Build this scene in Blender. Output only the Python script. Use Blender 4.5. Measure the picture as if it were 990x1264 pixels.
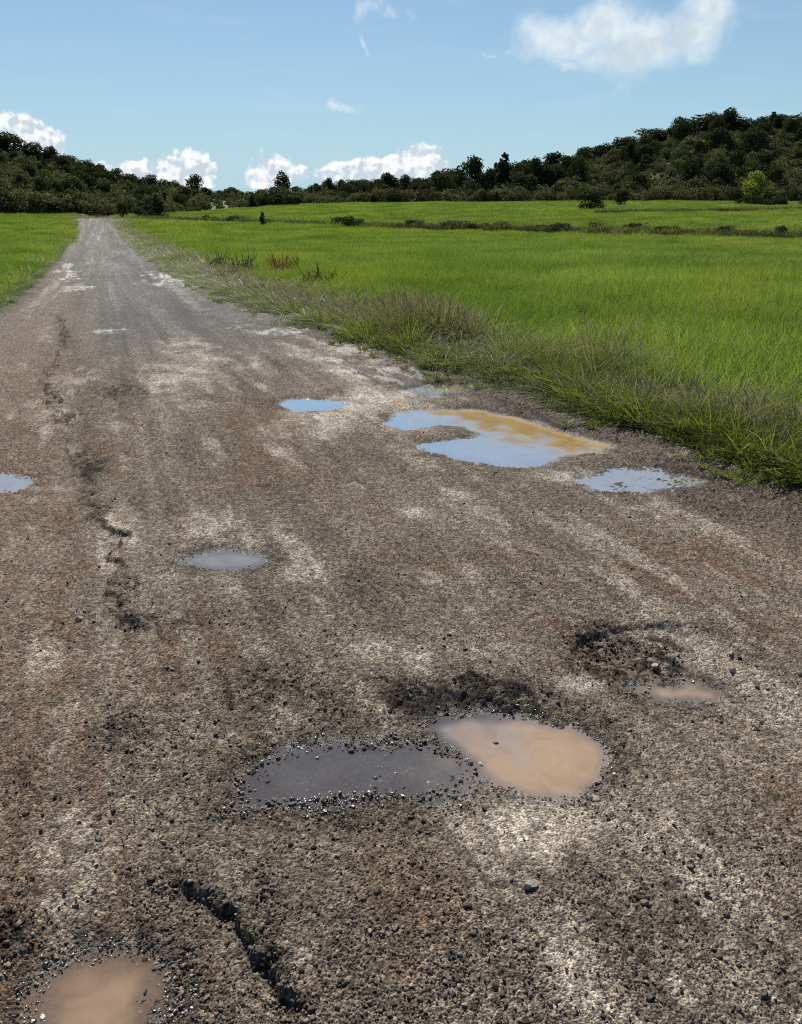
import bpy, math, random
import numpy as np
from mathutils import Vector, Euler

# ------------------------------------------------------------------ scene, camera, sky, sun
scene = bpy.context.scene
for o in list(bpy.data.objects):
    bpy.data.objects.remove(o, do_unlink=True)
COL = scene.collection
scene.render.engine = 'CYCLES'
scene.view_settings.view_transform = 'Standard'
scene.view_settings.look = 'None'
scene.view_settings.exposure = 0.35
scene.view_settings.gamma = 1.0
scene.cycles.use_denoising = False
scene.cycles.pixel_filter_type = 'BLACKMAN_HARRIS'
scene.cycles.filter_width = 1.1
scene.cycles.max_bounces = 6
scene.cycles.diffuse_bounces = 3
scene.cycles.glossy_bounces = 3
scene.cycles.transmission_bounces = 4
scene.cycles.transparent_max_bounces = 8

EYE = 1.6
FPX, CX, CY = 1000.0, 495.0, 632.0          # focal length and centre in photo pixels (990 x 1264)
HORIZON = 255.0
PITCH = math.atan((CY - HORIZON) / FPX)
YAW = math.radians(19.7)                    # the view turns right of the road, which runs along +Y
SP, CP = math.sin(PITCH), math.cos(PITCH)
FWD = np.array([math.sin(YAW), math.cos(YAW)])
RGT = np.array([math.cos(YAW), -math.sin(YAW)])

cam_data = bpy.data.cameras.new('camera')
cam_data.sensor_fit = 'VERTICAL'
cam_data.sensor_height = 36.0
cam_data.sensor_width = 36.0
cam_data.lens = FPX / 1264.0 * 36.0
cam_data.clip_start = 0.05
cam_data.clip_end = 20000
cam = bpy.data.objects.new('camera', cam_data)
COL.objects.link(cam)
cam.location = (0, 0, EYE)
cam.rotation_euler = Euler((math.pi / 2 - PITCH, 0, -YAW), 'XYZ')
scene.camera = cam

SUN_AZ = YAW - math.radians(11.0)            # clockwise from +Y
SUN_EL = math.radians(45.5)
SUN_DIR = Vector((math.sin(SUN_AZ) * math.cos(SUN_EL), math.cos(SUN_AZ) * math.cos(SUN_EL), math.sin(SUN_EL)))
sun_data = bpy.data.lights.new('sun', 'SUN')
sun_data.energy = 5.0
sun_data.angle = math.radians(0.5)
sun_data.color = (1.0, 0.955, 0.88)
sun = bpy.data.objects.new('sun', sun_data)
COL.objects.link(sun)
sun.rotation_euler = SUN_DIR.to_track_quat('Z', 'Y').to_euler()


def ray(px, py):
    """Direction through a photo pixel: (world x, world y, world z)."""
    u, v = (px - CX) / FPX, (CY - py) / FPX
    f = CP + v * SP
    h = RGT * u + FWD * f
    return h[0], h[1], -SP + v * CP


def azel(px, py):
    x, y, z = ray(px, py)
    return math.atan2(x, y), math.atan2(z, math.hypot(x, y))


# ---- node helper
class NT:
    def __init__(self, tree):
        self.t = tree

    def n(self, typ, **kw):
        nd = self.t.nodes.new(typ)
        for k, v in kw.items():
            if k.startswith('i_'):
                key = k[2:]
                key = int(key) if key.isdigit() else key.replace('_', ' ')
                self.set(nd.inputs[key], v)
            else:
                setattr(nd, k, v)
        return nd

    def set(self, sock, v):
        if isinstance(v, bpy.types.NodeSocket):
            self.t.links.new(v, sock)
        elif isinstance(v, bpy.types.Node):
            self.t.links.new(v.outputs[0], sock)
        else:
            sock.default_value = v

    def m(self, op, a, b=None, c=None, clamp=False):
        nd = self.t.nodes.new('ShaderNodeMath')
        nd.operation = op
        nd.use_clamp = clamp
        for i, v in enumerate((a, b, c)):
            if v is not None:
                self.set(nd.inputs[i], v)
        return nd.outputs[0]

    def vm(self, op, a, b=None, out=0):
        nd = self.t.nodes.new('ShaderNodeVectorMath')
        nd.operation = op
        self.set(nd.inputs[0], a)
        if b is not None:
            self.set(nd.inputs[1], b)
        return nd.outputs[out]

    def mix(self, fac, a, b, blend='MIX'):
        nd = self.t.nodes.new('ShaderNodeMix')
        nd.data_type = 'RGBA'
        nd.blend_type = blend
        self.set(nd.inputs[0], fac)
        self.set(nd.inputs[6], a)
        self.set(nd.inputs[7], b)
        return nd.outputs[2]

    def ss(self, x, lo, hi, a=0.0, b=1.0):
        nd = self.t.nodes.new('ShaderNodeMapRange')
        nd.interpolation_type = 'SMOOTHSTEP'
        self.set(nd.inputs[0], x)
        nd.inputs[1].default_value = lo
        nd.inputs[2].default_value = hi
        nd.inputs[3].default_value = a
        nd.inputs[4].default_value = b
        return nd.outputs[0]

    def noise(self, vec, scale, detail=4, rough=0.55, dist=0.0, out=0):
        nd = self.t.nodes.new('ShaderNodeTexNoise')
        if vec is not None:
            self.set(nd.inputs['Vector'], vec)
        nd.inputs['Scale'].default_value = scale
        nd.inputs['Detail'].default_value = detail
        nd.inputs['Roughness'].default_value = rough
        nd.inputs['Distortion'].default_value = dist
        return nd.outputs[out]


world = bpy.data.worlds.new('World')
scene.world = world
world.use_nodes = True
W = NT(world.node_tree)
world.node_tree.nodes.clear()
sky_tex = W.n('ShaderNodeTexSky', sky_type='NISHITA', sun_disc=False)
sky_tex.sun_elevation = SUN_EL
sky_tex.sun_rotation = SUN_AZ
sky_tex.altitude = 900
sky_tex.air_density = 1.15
sky_tex.dust_density = 0.15
sky_tex.ozone_density = 2.5
SKY_STRENGTH = 0.064
gen = W.n('ShaderNodeTexCoord').outputs['Generated']
sep = W.n('ShaderNodeSeparateXYZ', i_0=gen)
az_n = W.m('ARCTAN2', sep.outputs[0], sep.outputs[1])
el_n = W.m('ARCSINE', sep.outputs[2])
uv = W.n('ShaderNodeCombineXYZ', i_0=az_n, i_1=el_n, i_2=0.0).outputs[0]


def cloud_field(uvs, blobs, power=1.0):
    """Union of soft ellipses placed by azimuth and elevation."""
    acc = None
    for px, py, rx, ry, s in blobs:
        a, e = azel(px, py)
        d = W.vm('MULTIPLY', W.vm('SUBTRACT', uvs, (a, e, 0)), (FPX * 1.06 / rx, FPX * 1.06 / ry, 0))
        k = W.m('SUBTRACT', s, W.vm('LENGTH', d, out=1))
        acc = k if acc is None else W.m('SMOOTH_MAX', acc, k, 0.25)
    return acc


cumulus = [(8, 168, 34, 26, 1.12), (42, 174, 32, 18, 1.12), (70, 182, 14, 16, .8), (236, 210, 28, 27, 1.05), (205, 213, 36, 18, 1.05), (165, 212, 36, 13, .95),
           (132, 203, 22, 10, .75), (333, 213, 29, 21, 1.05), (372, 216, 20, 13, .6), (425, 218, 30, 16, 1.1), (458, 212, 30, 18, 1),
           (492, 206, 26, 20, 1), (518, 199, 30, 20, 1), (545, 210, 16, 16, .8), (265, 218, 26, 10, .3), (645, 199, 26, 5, .35)]
soft = [(690, 50, 62, 40, .85), (735, 32, 62, 34, .95), (785, 52, 70, 46, 1.), (835, 40, 58, 42, 1.), (868, 8, 52, 44, .95), (740, 75, 56, 26, .6), (640, 58, 34, 12, .35),
        (458, 16, 28, 32, .58), (486, 26, 30, 24, .45), (446, 52, 18, 32, .38), (418, 128, 36, 15, .66), (400, 136, 120, 9, .2), (615, 58, 26, 9, .3), (850, 75, 60, 20, .4), (700, 88, 60, 16, .4)]
nz_a = W.noise(uv, 38.0, 6, 0.53)
nz_b = W.noise(W.vm('ADD', uv, (-0.003, 0.005, 0)), 38.0, 6, 0.53)
warp = W.vm('MULTIPLY', W.vm('SUBTRACT', W.noise(uv, 60.0, 5, 0.6, out=1), (.5, .5, .5)), (0.016, 0.016, 0))
uvw = W.vm('ADD', uv, warp)
cf = cloud_field(uvw, cumulus)
dens = W.ss(W.m('ADD', cf, W.m('MULTIPLY', W.m('SUBTRACT', nz_a, 0.5), 1.4)), 0.0, 0.30)
warp2 = W.vm('MULTIPLY', W.vm('SUBTRACT', W.noise(uv, 15.0, 5, 0.58, out=1), (.5, .5, .5)), (0.10, 0.075, 0))
uvs2 = W.vm('ADD', uv, warp2)
sf = cloud_field(uvs2, soft)
nz_s = W.noise(uv, 20.0, 7, 0.56)
dens_s = W.ss(W.m('ADD', sf, W.m('MULTIPLY', W.m('SUBTRACT', nz_s, 0.5), 1.1)), -0.08, 0.95, 0, 0.93)
# thin high streaks, all round the sky
streak = W.noise(W.vm('MULTIPLY', uv, (3.0, 14.0, 1)), 2.2, 6, 0.6)
dens_h = W.ss(streak, 0.5, 0.85, 0, 0.16)
light_c = W.ss(W.m('SUBTRACT', nz_a, nz_b), -0.06, 0.06)
light_c = W.m('MULTIPLY', light_c, W.ss(cf, -0.1, 0.5, 1.0, 0.8))
cum_col = W.mix(light_c, (0.46, 0.54, 0.61, 1), (.82, .82, .81, 1))
soft_col = W.mix(W.ss(W.m('ADD', sf, W.m('MULTIPLY', W.m('SUBTRACT', nz_s, .5), -1.6)), 0.15, 1.0), (0.74, 0.78, .79, 1), (0.48, 0.56, 0.61, 1))
sky_scaled = W.mix(1.0, sky_tex.outputs[0], (SKY_STRENGTH * .86, SKY_STRENGTH * .95, SKY_STRENGTH * 1.01, 1), 'MULTIPLY')
# pale blue air towards the horizon, the same all round
hz = W.m('MULTIPLY', W.m('EXPONENT', W.m('MULTIPLY', W.m('MAXIMUM', el_n, 0.0), -6.0)), 0.92)
sky_scaled = W.mix(hz, sky_scaled, (0.325, 0.50, 0.615, 1))
c0 = W.mix(dens_h, sky_scaled, (0.62, 0.70, 0.76, 1))
c1 = W.mix(dens_s, c0, soft_col)
c2 = W.mix(dens, c1, cum_col)
bg = W.n('ShaderNodeBackground', i_Color=c2, i_Strength=1.0)
wout = W.n('ShaderNodeOutputWorld', i_Surface=bg.outputs[0])

rng = np.random.default_rng(7)
random.seed(7)


# ------------------------------------------------------------------ noise in numpy
def _h(ix, iy, seed):
    n = (ix.astype(np.int64) * 374761393 + iy.astype(np.int64) * 668265263 + seed * 1442695041) & 0xFFFFFFFF
    n = ((n ^ (n >> 13)) * 1274126177) & 0xFFFFFFFF
    n = ((n ^ (n >> 16)) * 2246822519) & 0xFFFFFFFF
    return ((n ^ (n >> 15)) & 0xFFFFFF) / float(0x1000000)


def vn(x, y, seed=0):
    ix, iy = np.floor(x), np.floor(y)
    fx, fy = x - ix, y - iy
    fx = fx * fx * fx * (fx * (fx * 6 - 15) + 10)
    fy = fy * fy * fy * (fy * (fy * 6 - 15) + 10)
    a, b, c, d = _h(ix, iy, seed), _h(ix + 1, iy, seed), _h(ix, iy + 1, seed), _h(ix + 1, iy + 1, seed)
    return (a * (1 - fx) + b * fx) * (1 - fy) + (c * (1 - fx) + d * fx) * fy


def fbm(x, y, seed=0, octaves=4, gain=0.5):
    """Fractal noise, about -1..1."""
    s, a, tot = np.zeros_like(x), 1.0, 0.0
    for i in range(octaves):
        s += a * (vn(x * 2 ** i + 17.3 * i, y * 2 ** i - 9.1 * i, seed + i) * 2 - 1)
        tot += a
        a *= gain
    return s / tot * 1.5


def worley(x, y, seed=0):
    """Distance to the nearest cell point and a random value of that cell."""
    ix, iy = np.floor(x), np.floor(y)
    best, cid = np.full_like(x, 9.0), np.zeros_like(x)
    for dx in (-1, 0, 1):
        for dy in (-1, 0, 1):
            jx, jy = ix + dx, iy + dy
            px, py = jx + _h(jx, jy, seed), jy + _h(jx, jy, seed + 5)
            d = np.hypot(px - x, py - y)
            k = d < best
            best = np.where(k, d, best)
            cid = np.where(k, _h(jx, jy, seed + 9), cid)
    return best, cid


def sst(x, a, b):
    t = np.clip((x - a) / (b - a), 0, 1)
    return t * t * (3 - 2 * t)


# ------------------------------------------------------------------ the lie of the land
PROF_Y = [-400, 0, 9, 17.3, 26, 44.4, 62, 80.6, 100, 115, 122, 140, 180]
PROF_Z = [0, 0, 0, -0.2, -0.44, -0.72, -0.80, -0.76, -0.25, 0.17, 0.18, -0.25, -0.6]


def zprof(y):
    s = np.zeros_like(y)
    for k in (-4, -2, 0, 2, 4):
        s += np.interp(y + k * np.clip(np.abs(y) / 60, 0.0, 1.0), PROF_Y, PROF_Z)
    return s / 5


# columns of the photo: hedge distance, hill foot (row, distance), ground at the crest (row, distance)
HILL = [(-500, 95, 263, 125, 150, 215), (-100, 105, 263, 128, 172, 225), (0, 110, 262.5, 130, 187, 230), (60, 112, 263, 132, 200, 232), (110, 114, 264, 136, 214, 235),
        (160, 116, 265, 142, 229, 240), (210, 112, 264, 150, 240, 245), (255, 108, 262, 165, 245, 270), (300, 104, 258, 180, 247, 330), (350, 98, 253, 190, 244, 320),
        (450, 90, 251.5, 172, 236, 275), (550, 84, 250.5, 165, 232, 262), (600, 81, 250, 165, 229, 262), (700, 76, 250, 165, 206, 265), (800, 72, 249.5, 165, 177, 270),
        (870, 69, 249.5, 170, 163, 275), (990, 64, 250, 180, 160, 285), (1100, 60, 250, 185, 158, 290), (1600, 55, 250, 190, 160, 300)]
_az = np.array([math.atan2((c[0] - CX) / FPX, CP + (CY - HORIZON) / FPX * SP) for c in HILL])


def _zrow(px, row, dist):
    x, y, z = ray(px, row)
    return EYE + dist * z / math.hypot(x, y)


_r0 = np.array([c[1] for c in HILL], float)
_rf = np.array([c[3] for c in HILL], float)
_zf = np.array([_zrow(c[0], c[2], c[3]) for c in HILL])
_rc = np.array([c[5] for c in HILL], float)
_zc = np.array([_zrow(c[0], c[4], c[5]) for c in HILL])


def polar(x, y):
    X, Y = x * RGT[0] + y * RGT[1], x * FWD[0] + y * FWD[1]
    return np.arctan2(X, Y), np.hypot(X, Y)


def itp(a, tab):
    s = 0
    for k in (-0.02, -0.01, 0, 0.01, 0.02):
        s = s + np.interp(a + k, _az, tab)
    return s / 5


def terrain(x, y):
    x, y = np.asarray(x, float), np.asarray(y, float)
    a, r = polar(x, y)
    zb = zprof(y)
    r0, rf, zf, rc, zc = (itp(a, t) for t in (_r0, _rf, _zf, _rc, _zc))
    t1 = np.clip((r - r0) / (rf - r0), 0, 1)
    z0 = -0.55
    zl = z0 + (zf - z0) * t1
    t2 = np.clip((r - rf) / (rc - rf), 0, 1)
    t2 = t2 * 0.55 + 0.45 * t2 * t2 * (3 - 2 * t2)
    zl = np.where(r > rf, zf + (zc - zf) * t2, zl)
    zl = np.where(r > rc, zc - 4 * sst(r, rc, rc + 400), zl)
    front = sst(np.cos(a), -0.1, 0.35)
    w = sst(r, r0 - 12, r0 + 14) * front
    z = zb * (1 - w) + zl * w
    bump = sst(r, rf, rf + 40) * front
    z = z + bump * (fbm(x / 26, y / 26, 31, 4) * 1.3)
    return z


def edge_right(y):
    return np.interp(y, [-50, 3, 4, 8.2, 11.9, 17, 30, 120], [4.3, 4.05, 3.95, 3.25, 2.85, 2.5, 2.45, 2.4]) + 0.16 * (vn(y * 0.9, y * 0 + 3, 77) - .5) + 0.10 * (vn(y * 3.1, y * 0 + 8, 78) - .5)


def edge_left(y):
    return np.interp(y, [-50, 17, 120], [-2.05, -1.9, -1.85]) - 0.16 * (vn(y * 0.8, y * 0 + 5, 71) - .5) - 0.08 * (vn(y * 3.0, y * 0 + 9, 72) - .5)


def gp(px, py):
    """Where the view through a photo pixel meets the ground."""
    x, y, z = ray(px, py)
    zz = 0.0
    for _ in range(8):
        t = (zz - EYE) / z
        zz = float(zprof(np.array([t * y]))[0])
    return t * x, t * y


def poly(pts):
    return np.array([gp(*p) for p in pts])


def sd_poly(x, y, P):
    """Signed distance to a closed outline, positive outside."""
    d = np.full_like(x, 1e9)
    inside = np.zeros(x.shape, bool)
    n = len(P)
    for i in range(n):
        ax, ay = P[i]
        bx, by = P[(i + 1) % n]
        ex, ey = bx - ax, by - ay
        t = np.clip(((x - ax) * ex + (y - ay) * ey) / (ex * ex + ey * ey + 1e-12), 0, 1)
        d = np.minimum(d, np.hypot(x - ax - t * ex, y - ay - t * ey))
        c = ((ay > y) != (by > y))
        with np.errstate(divide='ignore', invalid='ignore'):
            inside ^= c & (x < ex * (y - ay) / (ey if ey else 1e-12) + ax)
    return np.where(inside, -d, d)


def sd_line(x, y, P):
    """Distance to a polyline and its side (+1 left of its direction)."""
    d = np.full_like(x, 1e9)
    s = np.ones_like(x)
    over = np.zeros_like(x)
    for i in range(len(P) - 1):
        ax, ay = P[i]
        bx, by = P[i + 1]
        ex, ey = bx - ax, by - ay
        L2 = ex * ex + ey * ey + 1e-12
        t0 = ((x - ax) * ex + (y - ay) * ey) / L2
        t = np.clip(t0, 0, 1)
        di = np.hypot(x - ax - t * ex, y - ay - t * ey)
        k = di < d
        d = np.where(k, di, d)
        s = np.where(k, np.sign(ex * (y - ay) - ey * (x - ax)), s)
        o_ = np.zeros_like(x)
        if i == 0:
            o_ = np.maximum(o_, -t0)
        if i == len(P) - 2:
            o_ = np.maximum(o_, t0 - 1)
        over = np.where(k, o_ * math.sqrt(L2), over)
    return d, s, over


# puddles: outline in the photo, water level under the road, depth, slope inside, slope outside
PUDDLES = {
    'shallow_half': dict(pts=[(288, 948), (310, 926), (350, 912), (420, 898), (480, 892), (540, 896), (575, 915), (595, 938), (575, 955), (540, 964), (480, 967), (420, 970), (350, 975), (300, 970)],
                         drop=.018, depth=.011, si=.12, so=.16),
    'deep_half': dict(pts=[(520, 880), (545, 870), (590, 868), (650, 872), (700, 882), (735, 900), (754, 922), (745, 945), (705, 963), (660, 963), (620, 950), (590, 930), (560, 902)],
                      drop=.018, depth=.06, si=.9, so=.22),
    'right': dict(pts=[(788, 833), (815, 829), (850, 829), (884, 840), (886, 848), (850, 851), (815, 848)], drop=.021, depth=.03, si=.25, so=.10),
    'left': dict(pts=[(232, 688), (255, 682), (300, 681), (325, 683), (330, 690), (310, 696), (255, 696)], drop=.015, depth=.03, si=.3, so=.14),
    'far_left': dict(pts=[(345, 492), (362, 488), (400, 488), (430, 492), (405, 499), (365, 500)], drop=.02, depth=.04, si=.2, so=.12),
    'far_big': dict(pts=[(477, 519), (490, 508), (530, 503), (590, 503), (640, 512), (700, 530), (752, 546), (742, 554), (690, 559), (675, 570), (640, 573), (580, 566), (530, 553), (512, 545),
                         (545, 542), (585, 538), (592, 531), (572, 523), (540, 521), (500, 527)], drop=.025, depth=.07, si=.3, so=.15),
    'far_right': dict(pts=[(715, 592), (760, 580), (800, 577), (850, 587), (868, 592), (840, 600), (780, 604), (735, 601)], drop=.018, depth=.003, si=.1, so=.08),
    'verge_side': dict(pts=[(505, 478), (530, 473), (580, 474), (575, 479), (535, 484)], drop=.02, depth=.03, si=.2, so=.12),
    'left_edge': dict(pts=[(-45, 580), (0, 574), (22, 578), (34, 584), (15, 590), (-40, 592)], drop=.036, depth=.002, si=.1, so=.05),
    'near_left': dict(pts=[(28, 1330), (40, 1270), (52, 1198), (92, 1168), (150, 1158), (192, 1170), (202, 1204), (186, 1260), (190, 1330)], drop=.007, depth=.03, si=.16, so=.12),
}
for k, p in PUDDLES.items():
    p['P'] = poly(p['pts'])
    c = p['P'].mean(0)
    p['c'] = c
    p['level'] = float(zprof(np.array([c[1]]))[0]) - p['drop']
PUDDLES['deep_half']['level'] = PUDDLES['shallow_half']['level']

# broken edges: line in the photo, step, reach of the sunken side, side that sinks (+1 left of the line's direction)
SCARPS = [
    dict(pts=[(185, 770), (145, 750), (143, 700), (150, 657), (125, 632), (112, 605), (97, 555)], step=.032, reach=.6, side=1, jit=.06, dark=.05, soft=.03, cont=.6),
    dict(pts=[(100, 565), (80, 520), (60, 470), (74, 432), (82, 415), (74, 385)], step=.036, reach=.7, side=1, jit=.10, dark=.05, soft=.04, cont=.5),
    dict(pts=[(385, 1310), (365, 1245), (345, 1195), (325, 1160), (300, 1125), (268, 1092), (230, 1076), (190, 1060)], step=.050, reach=.25, side=1, jit=.04, dark=.05, soft=.02, cont=.6),
    dict(pts=[(425, 836), (480, 831), (560, 836), (620, 848), (660, 862)], step=.04, reach=.35, side=-1, jit=.06, dark=.05, soft=.03),
    dict(pts=[(722, 853), (745, 870), (766, 890), (800, 912)], step=.045, reach=.2, side=-1, jit=.02),
    dict(pts=[(700, 812), (704, 790), (730, 772), (790, 765), (850, 769), (925, 778)], step=.009, reach=.25, side=-1, jit=.06, soft=.05),
    dict(pts=[(300, 602), (325, 597), (352, 600)], step=.025, reach=.25, side=-1, jit=.03),
    dict(pts=[(330, 664), (352, 656), (385, 653)], step=.02, reach=.2, side=-1, jit=.03),
    dict(pts=[(120, 748), (160, 762), (200, 768)], step=.03, reach=.25, side=-1, jit=.02),
]
for s in SCARPS:
    s['P'] = poly(s['pts'])


def blob_frame(px, py, rx, ry):
    c = np.array(gp(px, py))
    e1 = np.array(gp(px + rx, py)) - c
    e2 = np.array(gp(px, py - ry)) - c
    return c, np.linalg.inv(np.array([e1, e2]).T)


def blobs(x, y, lst):
    s = np.zeros_like(x)
    for px, py, rx, ry, k in lst:
        c, M = blob_frame(px, py, rx, ry)
        dx, dy = x - c[0], y - c[1]
        q = (M[0, 0] * dx + M[0, 1] * dy) ** 2 + (M[1, 0] * dx + M[1, 1] * dy) ** 2
        s = np.maximum(s, k * np.exp(-q))
    return s


PALE = [(85, 1055, 60, 45, 1), (200, 1100, 45, 30, .9), (215, 1020, 50, 25, .5), (650, 1000, 60, 40, 1), (610, 1110, 50, 60, .7), (700, 1190, 50, 60, .7), (60, 800, 35, 22, 1), (150, 650, 45, 40, .8), (270, 655, 80, 20, .9),  # patches of dried silt, with sun glare painted into the same pale colour
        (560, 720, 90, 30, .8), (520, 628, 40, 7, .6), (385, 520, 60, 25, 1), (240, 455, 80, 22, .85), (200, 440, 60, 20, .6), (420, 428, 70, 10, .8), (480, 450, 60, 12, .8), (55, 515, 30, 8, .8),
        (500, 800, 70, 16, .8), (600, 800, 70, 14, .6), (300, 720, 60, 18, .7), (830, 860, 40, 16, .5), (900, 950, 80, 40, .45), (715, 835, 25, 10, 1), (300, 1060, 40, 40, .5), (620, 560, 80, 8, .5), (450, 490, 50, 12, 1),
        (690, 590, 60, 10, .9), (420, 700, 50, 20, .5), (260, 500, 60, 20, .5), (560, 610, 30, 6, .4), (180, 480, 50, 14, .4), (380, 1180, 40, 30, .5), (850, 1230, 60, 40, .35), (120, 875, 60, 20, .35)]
RED = [(55, 640, 70, 70, 1), (110, 690, 50, 40, .8), (330, 530, 70, 45, .8), (500, 1100, 90, 80, .9), (600, 690, 100, 14, .8), (850, 690, 130, 40, .8), (30, 430, 40, 60, 1), (750, 810, 60, 24, .8), (950, 1130, 70, 120, .7), (250, 1190, 60, 70, .8),
       (40, 760, 60, 60, .5), (400, 1210, 80, 40, .6), (700, 770, 120, 20, .5), (430, 620, 80, 20, .4), (60, 350, 30, 40, .6), (940, 780, 60, 40, .6)]
DARK = [(85, 470, 26, 22, .5), (105, 545, 22, 25, .5), (78, 415, 16, 14, .5), (75, 385, 10, 14, .5), (130, 620, 18, 14, .4), (150, 715, 18, 25, .4), (165, 765, 30, 10, .5), (230, 1085, 40, 14, .5), (110, 905, 100, 40, .45), (340, 845, 110, 30, .55), (560, 850, 100, 20, 1.3), (640, 856, 40, 14, 1.2), (785, 800, 72, 26, 2.2), (590, 845, 80, 14, 1.6), (785, 800, 70, 28, 1), (480, 1000, 90, 16, .7), (90, 1145, 90, 40, .8), (190, 540, 50, 30, .35), (130, 480, 70, 20, .4), (700, 970, 60, 10, .6), (60, 950, 50, 40, .4),  # dark gravel, plus shade painted at pothole rims, hollows and ledges
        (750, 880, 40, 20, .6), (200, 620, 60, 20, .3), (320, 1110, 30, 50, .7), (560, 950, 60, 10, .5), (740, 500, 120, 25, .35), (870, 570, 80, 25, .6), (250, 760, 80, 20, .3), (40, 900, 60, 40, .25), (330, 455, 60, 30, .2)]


FILM = [(430, 432, 70, 9, .9), (480, 458, 80, 12, 1), (520, 485, 50, 8, .9), (215, 342, 38, 9, 1), (240, 352, 20, 5, .9), (335, 408, 45, 4, 1), (440, 492, 50, 12, .9), (130, 408, 26, 3.5, 1), (82, 332, 14, 10, .8), (95, 355, 22, 4, 1), (690, 588, 60, 9, .9),
        (40, 607, 35, 5, 1), (330, 905, 90, 16, .8), (450, 882, 80, 10, .8), (560, 915, 50, 22, .8), (560, 965, 90, 8, .7), (712, 834, 28, 9, .9), (395, 515, 60, 12, .6), (470, 405, 40, 3, .8), (20, 590, 50, 10, .8), (170, 300, 14, 2, .9), (175, 1140, 40, 30, .5), (85, 1060, 50, 40, .5), (270, 905, 50, 20, .5)]


def near_puddles(x, y):
    d = np.full_like(x, 9.0)
    for p in PUDDLES.values():
        sc = 1.0
        d = np.minimum(d, sd_poly(x, y, p['P']) / sc)
    return d


# gravel bars that break the shallow water
BARS = [(555, 908, 30, 14, .007), (525, 888, 40, 8, .008), (585, 942, 22, 7, .005), (470, 905, 26, 6, .008), (330, 940, 26, 8, .007), (430, 962, 40, 5, .008)]
# dry hollows: photo ellipse and depth
HOLLOWS = [(800, 808, 100, 42, .06), (590, 872, 140, 38, .034), (480, 885, 190, 44, .018), (40, 640, 60, 60, .02), (110, 1240, 110, 60, .02)]


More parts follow.
